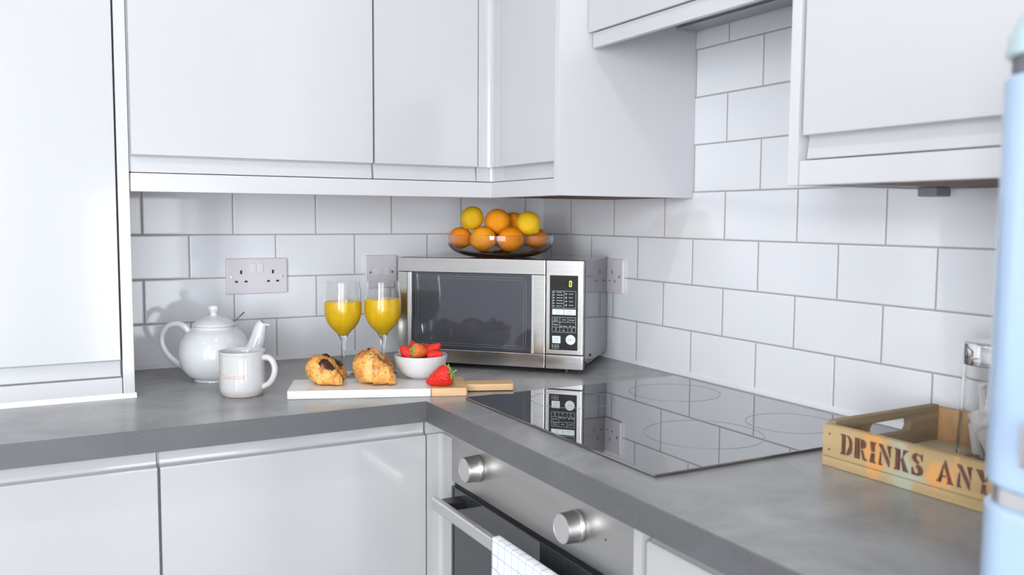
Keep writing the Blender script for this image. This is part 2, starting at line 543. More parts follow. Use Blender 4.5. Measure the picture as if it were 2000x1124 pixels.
def smooth_pts(pts, n=8):
    """Catmull-Rom through points (any dimension)"""
    out = []
    P = [pts[0]] + list(pts) + [pts[-1]]
    for i in range(1, len(P) - 2):
        for k in range(n):
            t = k / n
            out.append(tuple(0.5 * ((2 * b_) + (-a_ + c_) * t + (2 * a_ - 5 * b_ + 4 * c_ - d_) * t * t + (-a_ + 3 * b_ - 3 * c_ + d_) * t ** 3)
                             for a_, b_, c_, d_ in zip(P[i - 1], P[i], P[i + 1], P[i + 2])))
    out.append(tuple(pts[-1]))
    return out


def tube(b, pts, radii, n=16, flat=1.0, upv=(0, 0, 1), cap=True):
    """sweep an ellipse along 3D pts; radii per point; flat scales across the up direction"""
    pts = [Vector(p) for p in pts]
    if not hasattr(radii, '__len__'):
        radii = [radii] * len(pts)
    rings = []
    for i, p in enumerate(pts):
        d = (pts[min(i + 1, len(pts) - 1)] - pts[max(i - 1, 0)]).normalized()
        u = Vector(upv)
        s = d.cross(u)
        if s.length < 1e-4:
            s = d.cross(Vector((0, 1, 0.01)))
        s.normalize()
        w = s.cross(d).normalized()
        r = radii[i]
        rings.append([b.verts.new(p + s * (r * math.cos(2 * PI * k / n)) + w * (r * flat * math.sin(2 * PI * k / n))) for k in range(n)])
    for A, B in zip(rings, rings[1:]):
        for k in range(n):
            b.faces.new((A[k], A[(k + 1) % n], B[(k + 1) % n], B[k]))
    if cap:
        b.faces.new(rings[0][::-1])
        b.faces.new(rings[-1])
    bmesh.ops.recalc_face_normals(b, faces=b.faces)


def rrect(x0, z0, x1, z1, r, n=6):
    """rounded rectangle outline"""
    out = []
    for cx, cz, a0 in ((x1 - r, z1 - r, 0), (x0 + r, z1 - r, 90), (x0 + r, z0 + r, 180), (x1 - r, z0 + r, 270)):
        for k in range(n + 1):
            a = R(a0 + 90 * k / n)
            out.append((cx + r * math.cos(a), cz + r * math.sin(a)))
    return out


def link(name, me, mat, smooth=True, angle=38):
    o = bpy.data.objects.new(name, me)
    COL.objects.link(o)
    if mat is not None:
        for mm in (mat if isinstance(mat, (list, tuple)) else [mat]):
            me.materials.append(mm)
    if smooth:
        me.polygons.foreach_set('use_smooth', [True] * len(me.polygons))
        me.set_sharp_from_angle(angle=R(angle))
        areas = [p.area for p in me.polygons]
        if areas and max(areas) > 0.06 * sum(areas):      # flat-sided piece: keep its big faces truly flat
            wn = o.modifiers.new('face_weighted_normals', 'WEIGHTED_NORMAL')
            wn.keep_sharp = True
            wn.weight = 100
    return o


def tag(o, label=None, cat=None, group=None, kind=None):
    for k, v in (('label', label), ('category', cat), ('group', group), ('kind', kind)):
        if v:
            o[k] = v
    return o


def thing(name, label, cat, loc=(0, 0, 0), rz=0.0, group=None, kind=None, rot=None):
    o = bpy.data.objects.new(name, None)
    o.empty_display_size = 0.05
    COL.objects.link(o)
    o.location = Vector(loc) + Vector((0, 0, WT))
    o.rotation_euler = rot or (0, 0, rz)
    return tag(o, label, cat, group, kind)


def part(name, b, mat, parent, local=False, smooth=True, angle=38, label=None, kind=None):
    """mesh part of a thing. local=False: b is in room coordinates (from the worktop) and parent unrotated"""
    if not local:
        p = parent
        while p.parent:
            p = p.parent
        bmesh.ops.translate(b, vec=-(Vector(p.location) - Vector((0, 0, WT))), verts=b.verts)
    me = bpy.data.meshes.new(name)
    b.to_mesh(me)
    b.free()
    o = link(name, me, mat, smooth, angle)
    o.parent = parent
    if label:
        o['label'] = label
    if kind:
        o['kind'] = kind
    return o


def solo(name, b, mat, loc=(0, 0, 0), rot=(0, 0, 0), local=True, smooth=True, angle=38, **kw):
    """a thing that is one mesh"""
    if not local:
        bmesh.ops.translate(b, vec=-Vector(loc), verts=b.verts)
    me = bpy.data.meshes.new(name)
    b.to_mesh(me)
    b.free()
    o = link(name, me, mat, smooth, angle)
    o.location = Vector(loc) + Vector((0, 0, WT))
    o.rotation_euler = rot
    return tag(o, **kw)


def text_bm(txt, size, ext=0.0002, align='CENTER', bold=0.0, sx=1.0):
    cu = bpy.data.curves.new('t', 'FONT')
    cu.body = txt
    cu.size = size
    cu.extrude = ext
    cu.offset = bold
    cu.align_x = align
    cu.align_y = 'CENTER'
    cu.resolution_u = 3
    o = bpy.data.objects.new('t', cu)
    COL.objects.link(o)
    bpy.context.view_layer.update()
    dg = bpy.context.evaluated_depsgraph_get()
    me = bpy.data.meshes.new_from_object(o.evaluated_get(dg))
    b = bmesh.new()
    b.from_mesh(me)
    bpy.data.meshes.remove(me)
    bpy.data.objects.remove(o)
    bpy.data.curves.remove(cu)
    if sx != 1.0:
        bmesh.ops.scale(b, vec=(sx, 1, 1), verts=b.verts)
    return b


# ------------------------------------------------------------------ the room
def struct(name, lo, hi, mat, bev=0.0):
    b = nb()
    box(b, lo, hi, bev)
    return solo(name, b, mat, kind='structure')


struct('floor', (XL - .1, YB - .1, -0.95), (0.1, 0.1, -0.90), M['floor'])
struct('ceiling', (XL - .1, YB - .1, ZC), (0.1, 0.1, ZC + .08), M['plaster'])
struct('wall_back', (XL - .1, 0, -0.90), (0.0, 0.1, ZC), M['tile_b'])
struct('wall_right', (0, YB - .1, -0.90), (0.1, 0.1, ZC), M['tile_r'])


def wall_with_holes(name, axis, w0, w1, a0, a1, holes):
    """wall slab between w0..w1 across axis, running a0..a1, with openings (b0, z0, b1, z1) sorted along the wall"""
    b = nb()
    cur = a0
    segs = []
    for b0, z0, b1, z1 in holes:
        segs += [(cur, -0.9, b0, ZC), (b0, z1, b1, ZC), (b0, -0.9, b1, z0)]
        cur = b1
    segs.append((cur, -0.9, a1, ZC))
    for (p0, q0, p1, q1) in segs:
        if p1 - p0 < 1e-4 or q1 - q0 < 1e-4:
            continue
        if axis == 0:
            box(b, (w0, p0, q0), (w1, p1, q1))
        else:
            box(b, (p0, w0, q0), (p1, w1, q1))
    return solo(name, b, M['plaster'], kind='structure')


wall_with_holes('wall_front', 1, YB - .1, YB, XL - .1, 0.1, [(-3.4, -0.85, -1.5, 1.3), (-1.0, -0.80, -0.05, 0.55)])  # second, low opening is made up for the front fill lamp
wall_with_holes('wall_left', 0, XL - .1, XL, YB, 0.1, [(-4.20, -0.20, -3.00, 1.3)])


def window(name, axis, w, b0, z0, b1, z1, nm):
    b = nb()
    t = 0.05
    segs = [(b0, z0, b1, z0 + t), (b0, z1 - t, b1, z1), (b0, z0, b0 + t, z1), (b1 - t, z0, b1, z1)]
    for k in range(1, nm):
        c = b0 + (b1 - b0) * k / nm
        segs.append((c - t / 2, z0, c + t / 2, z1))
    for p0, q0, p1, q1 in segs:
        if axis == 0:
            box(b, (w - 0.02, p0, q0), (w + 0.02, p1, q1))
        else:
            box(b, (p0, w - 0.02, q0), (p1, w + 0.02, q1))
    return solo(name, b, M['upvc'], kind='structure')


window('window_1', 1, YB + 0.0, -3.4, -0.85, -1.5, 1.3, 2)
window('added_fill_window', 1, YB + 0.0, -1.0, -0.80, -0.05, 0.55, 1)  # invented frame round the opening of the added fill lamp
window('window_2', 0, XL + 0.0, -4.20, -0.20, -3.00, 1.3, 2)

# recessed ceiling downlights (above the frame; real lamps of the room)
for i, (x, y) in enumerate(SPOTS):
    t = thing('ceiling_downlight', 'small round recessed ceiling downlight with white rim', 'downlight', (x, y, ZC - 0.012), group='recessed ceiling downlights')
    b = nb(); lathe(b, [(0.034, 0.012), (0.045, 0.012), (0.045, 0.002), (0.040, 0.0), (0.034, 0.004)], 32, closed=True)
    part('rim', b, M['upvc'], t, local=True)
    b = nb(); lathe(b, [(0, 0.008), (0.034, 0.008), (0.034, 0.0115), (0, 0.0115)], 32)
    part('lamp_glass', b, M['lampglass'], t, local=True)
    d = bpy.data.lights.new('downlight_lamp', 'AREA')
    d.shape = 'DISK'; d.size = 0.07; d.energy = 2.6; d.color = (1.0, 0.97, 0.93); d.spread = R(150)
    o = bpy.data.objects.new('downlight_lamp', d); COL.objects.link(o); o.parent = t; o.location = (0, 0, 0.003)

# silicone beads where the tiles meet the worktop
b = nb(); prism(b, [(0, 0), (-0.0095, 0), (-0.002, 0.009), (0, 0.009)], 0, -1.14, -0.0005)
solo('trim_1', b, M['silicone'], kind='structure')
b = nb(); prism(b, [(0, 0), (-0.0095, 0), (-0.002, 0.009), (0, 0.009)], 1, -1.74, -0.0005)
solo('trim_2', b, M['silicone'], kind='structure')


# ------------------------------------------------------------------ handleless doors
def j_door(b, axis, face, a0, a1, z0, z1, grip, dirn=1, th=0.020):
    """slab with a J-shaped finger groove. axis = running axis (0: faces -y, 1: faces -x). grip 'bottom' or 'top', dirn sign"""
    g = 0.0325
    f, bk = face, face + th
    rec = face + 0.0135
    if grip == 'bottom':
        lz = z0 + g                    # lower lip from z0 to z0+g is recessed
        pts = [(f + .001, lz + .0), (f, lz + .0012), (f, z1), (bk, z1), (bk, z0), (rec - .004, z0), (rec - .0045, z0 + .002),
               (rec - 0.001, lz - .010), (rec, lz - .004), (rec - .003, lz), (rec - .008, lz + .0015)]
    else:
        lz = z1 - g
        pts = [(f + .002, lz), (f, lz - .003), (f, z0), (bk, z0), (bk, z1), (rec - .001, z1), (rec, lz + .010), (rec - .002, lz + .003), (rec - .007, lz)]
    prism(b, pts, axis, a0, a1)


# ---- tall cabinet standing on the worktop at the left
t = thing('dresser_cabinet', 'tall white gloss cabinet standing on the worktop, leftmost of the cabinets', 'cabinet', (-1.45, -0.165, 0))
b = nb()
box(b, (-1.78, -0.315, 0.0), (-1.145, -0.001, 1.30), 0.001)
part('carcass', b, M['carcass'], t)
b = nb(); box(b, (-1.1445, -0.335, 0.0), (-1.1235, -0.001, 1.30), 0.0012)
part('side_panel', b, M['pelmet'], t)
b = nb(); box(b, (-1.78, -0.333, 0.0), (-1.1455, -0.3155, 0.0395), 0.0015)
part('plinth', b, M['pelmet'], t)
b = nb(); j_door(b, 0, -0.338, -1.76, -1.1485, 0.0425, 1.30, 'bottom')
part('door', b, M['gloss'], t)
b = nb(); prism(b, [(-0.333, 0), (-0.341, 0), (-0.334, 0.009)], 0, -1.78, -1.121)
part('silicone_bead', b, M['silicone'], t)

# ---- wall cabinets over the back worktop
Z0, ZT = 0.400, 1.12
t = thing('wall_cabinet', 'white gloss wall cabinet with one wide door, beside the tall cabinet', 'cabinet', (-0.88, -0.165, 0.437), group=None)
b = nb(); box(b, (-1.1225, -0.329, 0.4385), (-0.6365, -0.001, ZT), 0.001)
part('carcass', b, M['carcass'], t)
b = nb(); j_door(b, 0, -0.350, -1.1205, -0.6375, 0.4375, ZT, 'bottom')
part('door', b, M['gloss'], t)
b = nb(); box(b, (-1.12, -0.325, 0.4360), (-0.64, -0.003, 0.4383))
part('underside', b, M['brown'], t, label='brown underside')

t = thing('corner_wall_cabinet', 'white gloss L-shaped wall cabinet in the corner above the microwave', 'cabinet', (-0.25, -0.25, 0.437))
b = nb()
box(b, (-0.6345, -0.329, 0.4385), (-0.001, -0.001, ZT), 0.001)
box(b, (-0.329, -0.6300, 0.4385), (-0.001, -0.330, ZT), 0.001)
part('carcass', b, M['carcass'], t)
b = nb(); j_door(b, 0, -0.350, -0.6330, -0.3850, 0.4375, ZT, 'bottom')
part('door', b, M['gloss'], t)
# concave curved corner post, upper part and recessed lower lip


def corner_post(b, xe, ye, z0, z1, inset, r, th=0.018):
    """plan profile: flat, concave quarter turn, flat; xe = left end, ye = front end of the run"""
    f = -0.350 + inset
    outer = [(xe, f)]
    cx, cy = f - r, f - r
    for k in range(9):
        a = R(90 - 90 * k / 8)
        outer.append((cx + r * math.cos(a), cy + r * math.sin(a)))
    outer.append((f, ye))
    inner = [(f + th, ye), (f + th, f + th), (xe, f + th)]
    prism(b, outer + inner, 2, z0, z1)


b = nb()
corner_post(b, -0.3825, -0.3965, 0.470, ZT, 0.0, 0.016)
corner_post(b, -0.3825, -0.3965, 0.4375, 0.470, 0.010, 0.012, 0.008)
part('corner_post', b, M['gloss'], t)
b = nb(); j_door(b, 1, -0.350, -0.6300, -0.3985, 0.4375, ZT, 'bottom')
part('door', b, M['gloss'], t)
b = nb(); box(b, (-0.352, -0.6500, Z0), (-0.001, -0.6315, ZT), 0.001)
part('end_panel', b, M['panel'], t)
b = nb()
box(b, (-0.63, -0.322, 0.4360), (-0.003, -0.003, 0.4383))
box(b, (-0.325, -0.629, 0.4012), (-0.003, -0.330, 0.4383))
part('underside', b, M['brown'], t, label='brown underside')

# one continuous light pelmet below both cabinets
b = nb()
pts = [(-1.1225, -0.3495), (-0.3495, -0.3495), (-0.3495, -0.6310), (-0.3315, -0.6310), (-0.3315, -0.3315), (-1.1225, -0.3315)]
prism(b, pts, 2, Z0, 0.4355, 0.0016)
solo('light_pelmet', b, M['pelmet'], loc=(-0.74, -0.34, Z0), local=False,
     label='long white pelmet strip below the wall cabinets, turning at the corner', cat='pelmet')

# ---- extractor hood unit
HX = -0.285
t = thing('extractor_hood', 'white fronted built-in extractor hood above the black hob', 'extractor hood', (-0.14, -0.95, 0.70))
b = nb(); box(b, (HX + 0.020, -1.2480, 0.775), (-0.001, -0.6525, ZT), 0.001)
part('carcass', b, M['carcass'], t)
b = nb(); box(b, (HX - 0.001, -1.2470, 0.7300), (HX + 0.019, -0.6535, ZT), 0.0014)
part('door', b, M['gloss'], t)
b = nb(); box(b, (HX + 0.006, -1.2450, 0.6990), (HX + 0.018, -0.6610, 0.7290), 0.001)
part('flap', b, M['gloss'], t)
b = nb()
box(b, (HX + 0.0195, -1.2460, 0.7660), (-0.003, -0.6535, 0.7745), 0.001)
for x0, x1 in ((HX + 0.0200, HX + 0.055), (-0.060, -0.0035)):
    box(b, (x0, -1.2440, 0.7615), (x1, -0.6550, 0.7660), 0.001)
part('filter_frame', b, M['hood'], t)
for (y0, y1) in ((-0.945, -0.670), (-1.230, -0.955)):
    b = nb()
    box(b, (HX + 0.058, y0, 0.7635), (-0.063, y1, 0.7658), 0.0008)
    n = 14
    for k in range(n):
        x = HX + 0.064 + k * (0.154 / n)
        box(b, (x, y0 + .006, 0.7622), (x + 0.004, y1 - .006, 0.7637))
    part('filter', b, M['mesh'], t)

# ---- right wall cabinet
RX = -0.335
t = thing('wall_cabinet', 'white gloss wall cabinet on the right wall, above the wooden tray', 'cabinet', (-0.17, -1.50, 0.402))
b = nb(); box(b, (RX + 0.021, -1.85, 0.4400), (-0.001, -1.2720, ZT), 0.001)
part('carcass', b, M['carcass'], t)
b = nb(); box(b, (RX - 0.002, -1.2705, 0.4020), (-0.001, -1.2520, ZT), 0.001)
part('side_panel', b, M['pelmet'], t)
b = nb(); j_door(b, 1, RX, -1.85, -1.2770, 0.4395, ZT, 'bottom')
part('door', b, M['gloss'], t)
b = nb(); box(b, (RX + 0.0005, -1.85, 0.4020), (RX + 0.0185, -1.2712, 0.4370), 0.0016)
part('pelmet', b, M['pelmet'], t)
b = nb(); box(b, (RX + 0.020, -1.320, 0.4040), (-0.003, -1.2722, 0.4396))
part('underside', b, M['grey'], t, label='grey underside')
b = nb(); box(b, (RX + 0.020, -1.84, 0.4040), (-0.003, -1.3205, 0.4396))
part('underside', b, M['brown'], t, label='brown underside')
b = nb()
box(b, (-0.095, -1.318, 0.390), (-0.060, -1.285, 0.4038), 0.002)
part('bracket', b, M['grey'], t, label='small grey bracket')

# ------------------------------------------------------------------ worktop and base run
b = nb()
pts = [(-1.90, -0.632), (-0.635, -0.632), (-0.635, -1.735), (-0.0005, -1.735), (-0.0005, -0.0005), (-1.90, -0.0005)]
tb = bmesh.new()
prism(tb, pts, 2, -0.040, 0.0)
bmesh.ops.bevel(tb, geom=[e for e in tb.edges if abs(e.verts[0].co.z) < 1e-6 and abs(e.verts[1].co.z) < 1e-6], offset=0.0012, segments=2, affect='EDGES')
for f in tb.faces:
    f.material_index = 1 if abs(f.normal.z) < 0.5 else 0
merge(b, tb)
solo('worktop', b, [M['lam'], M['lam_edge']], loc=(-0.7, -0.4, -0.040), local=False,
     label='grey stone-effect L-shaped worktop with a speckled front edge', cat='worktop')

BF = -0.600       # base door face on the back run
OX = -0.590       # appliance face on the right run
t = thing('base_cabinet', 'white gloss base cabinet door below the tall cabinet, at bottom left', 'cabinet', (-1.45, -0.30, -0.90))
b = nb(); box(b, (-1.88, -0.578, -0.75), (-1.1170, -0.001, -0.0405)); box(b, (-1.88, -0.53, -0.90), (-1.1170, -0.51, -0.75))
part('carcass', b, M['carcass'], t)
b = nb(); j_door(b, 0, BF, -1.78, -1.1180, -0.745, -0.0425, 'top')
part('door', b, M['gloss_dim'], t)
t = thing('corner_base_cabinet', 'white gloss corner base cabinet with a wide door, left of the oven', 'cabinet', (-0.85, -0.30, -0.90))
b = nb()
box(b, (-1.1160, -0.578, -0.75), (-0.001, -0.001, -0.0405)); box(b, (-1.1160, -0.53, -0.90), (-0.59, -0.51, -0.75))
part('carcass', b, M['carcass'], t)
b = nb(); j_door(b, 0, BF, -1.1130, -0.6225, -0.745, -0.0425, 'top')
part('door', b, M['gloss_dim'], t)
b = nb()
o_ = [(-0.6195, -0.600)]
r_ = 0.010
for k in range(7):
    a = R(90 - 90 * k / 6)
    o_.append((-0.5870 - r_ + r_ * math.cos(a), -0.600 - r_ + r_ * math.sin(a)))
prism(b, o_ + [(-0.5870, -0.6500), (-0.569, -0.6500), (-0.569, -0.579), (-0.6195, -0.579)], 2, -0.745, -0.0745)
prism(b, [(-0.6195, -0.592), (-0.580, -0.592), (-0.580, -0.650), (-0.570, -0.650), (-0.570, -0.582), (-0.6195, -0.582)], 2, -0.0745, -0.0425)
part('corner_post', b, M['gloss_dim'], t)

# oven
t = thing('built_in_oven', 'stainless steel built-in oven with two knobs, below the hob', 'oven', (-0.30, -0.945, -0.80))
b = nb(); box(b, (OX + 0.022, -1.2330, -0.70), (-0.02, -0.6570, -0.0435))
part('body', b, M['black'], t)
b = nb(); box(b, (OX, -1.2395, -0.1570), (OX + 0.020, -0.6515, -0.0425), 0.0015)
cp = part('control_panel', b, M['steel_h'], t)
for y, z in ((-0.766, -0.1035), (-1.0985, -0.1070)):
    b = nb()
    lathe(b, [(0, 0.0), (0.0240, 0.0), (0.0246, 0.0008), (0.0246, 0.0060), (0.0238, 0.0070), (0.0232, 0.0260), (0.0224, 0.0284), (0.0212, 0.0290),
              (0.0205, 0.0284), (0, 0.0284)], 48)
    bmesh.ops.rotate(b, cent=(0, 0, 0), matrix=Matrix.Rotation(R(-90), 3, 'Y'), verts=b.verts)
    bmesh.ops.translate(b, vec=(OX - 0.0002, y, z), verts=b.verts)
    kn = part('knob', b, M['alu'], t)
b = nb(); lathe(b, [(0, 0), (0.0016, 0), (0.0016, 0.0006), (0, 0.0006)], 14)
bmesh.ops.rotate(b, cent=(0, 0, 0), matrix=Matrix.Rotation(R(-90), 3, 'Y'), verts=b.verts)
bmesh.ops.translate(b, vec=(OX, -1.173, -0.104), verts=b.verts)
part('indicator_lamp', b, M['hole'], t)
# tiny printed symbols under and above the knobs
for y0 in (-0.766, -1.0985):
    b = nb()
    for k in range(5):
        a = R(-140 + 22 * k)
        yy, zz = y0 + 0.036 * math.cos(a), -0.105 + 0.036 * math.sin(a)
        box(b, (OX - 0.0003, yy - 0.0012, zz - 0.0006), (OX + 0.0002, yy + 0.0012, zz + 0.0006))
    part('knob_markings', b, M['grey'], t)
b = nb(); box(b, (OX + 0.006, -1.2370, -0.1700), (OX + 0.021, -0.6540, -0.1575)); 
part('vent_gap', b, M['black'], t)
b = nb(); box(b, (OX - 0.001, -1.2390, -0.690), (OX + 0.021, -0.6520, -0.1665), 0.0015)
dr = part('door', b, M['ovenglass'], t)
b = nb()
pr = rrect(-0.0065, -0.0135, 0.0065, 0.0135, 0.0060, 5)
prism(b, [(OX - 0.047 + u, -0.1865 + v) for u, v in pr], 1, -1.2150, -0.6760, 0.0008)
part('handle', b, M['alu'], dr)
for y in (-0.700, -1.190):
    b = nb(); box(b, (OX - 0.0385, y - 0.017, -0.1945), (OX - 0.0005, y + 0.017, -0.1785), 0.002)
    part('handle_bracket', b, M['black'], dr)

# tea towel over the oven handle
b = nb()
hy0, hy1 = -0.932, -1.150
prof = []
hx, hz = OX - 0.047, -0.1865
rr_x, rr_z = 0.0095, 0.0165
for k in range(14):
    prof.append((hx - rr_x, hz - 0.30 + 0.29 * k / 13))
for k in range(13):
    a = R(180 - 180 * k / 12)
    prof.append((hx + rr_x * math.cos(a), hz + rr_z * math.sin(a)))
for k in range(1, 12):
    prof.append((hx + rr_x, hz - 0.24 * k / 11))
ls = [0]
for p0, p1 in zip(prof, prof[1:]):
    ls.append(ls[-1] + math.dist(p0, p1))
NY = 30
uvl = b.loops.layers.uv.new('UVMap')
grid, uvs = [], {}
for i, (x, z) in enumerate(prof):
    row = []
    for j in range(NY + 1):
        s = j / NY
        y = hy0 + (hy1 - hy0) * s
        hang = max(0.0, hz - z)
        w = 0.0035 * math.sin(s * 19 + 1.0) * min(1, hang * 14) + 0.002 * math.sin(s * 41 + z * 30) * min(1, hang * 14)
        x2 = min(x, hx - rr_x + w - 0.003 * min(1, hang * 10)) if x < hx else x + 0.0
        v = b.verts.new((x2, y + 0.004 * math.sin(z * 22) * (s - 0.3), z + (0.0005 if z > hz else 0)))
        uvs[v] = (s * (abs(hy1 - hy0) / 0.30) * 1.55, ls[i] / 0.30 * 1.55 + 0.030)
        row.append(v)
    grid.append(row)
for A, B in zip(grid, grid[1:]):
    for j in range(NY):
        f = b.faces.new((A[j], A[j + 1], B[j + 1], B[j]))
        for lp in f.loops:
            lp[uvl].uv = uvs[lp.vert]
tw = solo('tea_towel', b, M['towel'], loc=(hx, (hy0 + hy1) / 2, hz - 0.3), local=False,
          label='white tea towel with blue checks hanging over the oven handle', cat='tea towel')
md = tw.modifiers.new('thickness', 'SOLIDIFY'); md.thickness = 0.0022; md.offset = 1.0

# base cabinet on the near side of the oven
t = thing('base_cabinet', 'white gloss base cabinet at the near side of the oven, under the worktop', 'cabinet', (-0.30, -1.50, -0.90))
b = nb(); box(b, (-0.568, -1.73, -0.75), (-0.001, -1.2420, -0.0405)); box(b, (-0.52, -1.73, -0.90), (-0.50, -1.242, -0.75))
part('carcass', b, M['carcass'], t)
b = nb(); box(b, (OX - 0.002, -1.2590, -0.745), (-0.5682, -1.2410, -0.0405), 0.001)
part('side_panel', b, M['gloss_dim'], t)
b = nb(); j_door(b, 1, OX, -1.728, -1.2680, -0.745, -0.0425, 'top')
part('door', b, M['gloss_dim'], t)

# ------------------------------------------------------------------ hob
t = thing('ceramic_hob', 'black glass ceramic hob set in the grey worktop', 'hob', (-0.30, -0.947, 0.0))
b = nb(); box(b, (-0.560, -1.2440, 0.0003), (-0.042, -0.6500, 0.0050), 0.0016)
part('glass_plate', b, M['hob'], t)


def ring(cx, cy, r, w=0.0007):
    b = nb()
    lathe(b, [(r - w, 0.0), (r + w, 0.0), (r + w, 0.00025), (r - w, 0.00025)], 90, c=(cx, cy, 0.00500), closed=True)
    part('cooking_zone_ring', b, M['hobring'], t)


ring(-0.387, -0.765, 0.080)
ring(-0.165, -0.800, 0.090)
ring(-0.345, -1.095, 0.096)
ring(-0.160, -1.105, 0.075)

# ------------------------------------------------------------------ sockets
def screw(b, x, z, d):
    lathe(b, [(0, 0), (0.0035, 0), (0.0030, 0.0012), (0, 0.0016)], 16, c=(x, z, d))


def socket_plate(name, label, w, origin, rz, outlets, rockers, holes_screws, spur=False):
    """local frame: x along the wall, z up, -y out of the wall; built as a plate lying in xz"""
    t = thing(name, label, 'socket', origin, rz)
    h = 0.086
    b = nb()
    ol = rrect(-w / 2, -h / 2, w / 2, h / 2, 0.005)
    prism(b, ol, 1, -0.0085, -0.0005, 0.0)
    bv = bmesh.new(); 
    bv.free()
    o = part('plate', b, M['socket'], t, local=True)
    md = o.modifiers.new('edge', 'BEVEL'); md.width = 0.0025; md.segments = 3; md.limit_method = 'ANGLE'; md.angle_limit = R(60)
    for cx in outlets:
        b = nb()
        box(b, (cx - 0.0024, -0.0089, -0.0005 + 0.006), (cx + 0.0024, -0.0070, 0.0085 + 0.006))
        for s in (-1, 1):
            box(b, (cx + s * 0.0112 - 0.0034, -0.0089, -0.0150), (cx + s * 0.0112 + 0.0034, -0.0070, -0.0105))
        part('outlet_slots', b, M['grey'] if spur else M['hole'], t, local=True)
    for (x0, z0, x1, z1) in rockers:
        b = nb()
        box(b, (x0, -0.0110, z0), (x1, -0.0080, z1), 0.0008)
        part('rocker_switch', b, M['rocker'], t, local=True)
    for sx in holes_screws:
        b = nb()
        lathe(b, [(0, 0), (0.0036, 0), (0.0032, 0.0010), (0, 0.0014)], 18)
        bmesh.ops.rotate(b, cent=(0, 0, 0), matrix=Matrix.Rotation(R(90), 3, 'X'), verts=b.verts)
        bmesh.ops.translate(b, vec=(sx, -0.0084, -0.001), verts=b.verts)
        part('screw', b, M['alu'], t, local=True)
    return t


socket_plate('double_socket', 'white double wall socket with two switches, above the teapot and mug', 0.147, (-0.8112, 0, 0.2095), 0,
             (-0.038, 0.038), [(-0.0145, 0.008, -0.0025, 0.031), (0.0025, 0.008, 0.0145, 0.031)], (-0.0605, 0.0605))
socket_plate('fused_switch', 'white fused switch plate on the back tiles behind the wine glasses', 0.087, (-0.4930, 0, 0.2125), 0,
             (), [(-0.015, -0.010, 0.003, 0.011), (0.004, -0.010, 0.022, 0.011)], (-0.030, 0.030))
socket_plate('wall_socket', 'white single wall socket on the right wall beside the microwave', 0.086, (0, -0.3585, 0.2095), R(-90),
             (-0.002,), [], (-0.030, 0.030), True)

# ------------------------------------------------------------------ microwave
MWH = 0.2474
mw = thing('microwave', 'stainless steel microwave oven standing across the corner of the worktop', 'microwave', (-0.26271, -0.26806, 0.0), R(-46.106))
HW, DB, DF = 0.2263, 0.1435, -0.1475
z0 = 0.0114


def MB(lo, hi, bev=0.0, b=None):
    bb = b or nb()
    box(bb, (lo[0], lo[1], lo[2] + z0), (hi[0], hi[1], hi[2] + z0), bev)
    return bb


b = MB((-HW + .002, DF + 0.032, 0.004), (HW - .002, DB, MWH), 0.004)
part('casing', b, M['casing'], mw, local=True)
b = MB((-HW + .001, DF + 0.014, 0.0), (HW - .001, DF + 0.0325, MWH + 0.0005), 0.002)
part('front_bezel', b, M['black'], mw, local=True)
# door
SE = 0.1385
b = nb()
MB((-HW, DF, 0.2140), (SE, DF + 0.015, MWH), 0.0015, b)
MB((-HW, DF, 0.0005), (SE, DF + 0.015, 0.0325), 0.0015, b)
MB((-HW, DF + .0005, 0.0331), (-0.1915, DF + 0.015, 0.2134), 0.001, b)
MB((0.1050, DF + .0005, 0.0331), (SE, DF + 0.015, 0.2134), 0.001, b)
door = part('door', b, M['steel'], mw, local=True)
b = nb()
prism(b, [(-0.2030, DF + 0.001), (-0.1985, DF - 0.0035), (-0.1918, DF + 0.0012)], 2, 0.0335 + z0, 0.2130 + z0)
part('chrome_strip', b, M['alu'], door, local=True)
b = nb()
prism(b, [(0.1050, DF + 0.0012), (0.1075, DF - 0.0022), (0.1135, DF + 0.001)], 2, 0.0335 + z0, 0.2130 + z0)
part('chrome_strip', b, M['alu'], door, local=True)
b = MB((-0.1914, DF + 0.003, 0.0332), (0.1049, DF + 0.013, 0.2133))
part('door_window', b, M['mwglass'], door, local=True)
# thin rounded outlines printed on the window
for kk, (x0, zz0, x1, zz1, r) in enumerate(((-0.181, 0.0415, 0.093, 0.206, 0.014), (-0.175, 0.047, 0.087, 0.200, 0.010))):
    b = nb()
    o1 = rrect(x0, zz0, x1, zz1, r)
    o2 = rrect(x0 + .0008, zz0 + .0008, x1 - .0008, zz1 - .0008, r - .0008)
    va = [b.verts.new((x, DF + 0.0028, z + z0)) for x, z in o1]
    vb = [b.verts.new((x, DF + 0.0028, z + z0)) for x, z in o2]
    n = len(va)
    for i in range(n):
        b.faces.new((va[i], va[(i + 1) % n], vb[(i + 1) % n], vb[i]))
    r_ = bmesh.ops.extrude_face_region(b, geom=b.faces[:])
    bmesh.ops.translate(b, vec=(0, 0.0004, 0), verts=[v for v in r_['geom'] if isinstance(v, bmesh.types.BMVert)])
    bmesh.ops.recalc_face_normals(b, faces=b.faces)
    part('window_outline', b, M['mwline'], door, local=True)
# fine mesh screen lines seen through the glass
b = nb()
for k in range(44):
    zz = 0.052 + k * 0.0033
    MB((-0.170, DF + 0.00285, zz), (0.082, DF + 0.0031, zz + 0.0007), 0, b)
part('mesh_screen', b, M['mwmesh'], door, local=True)
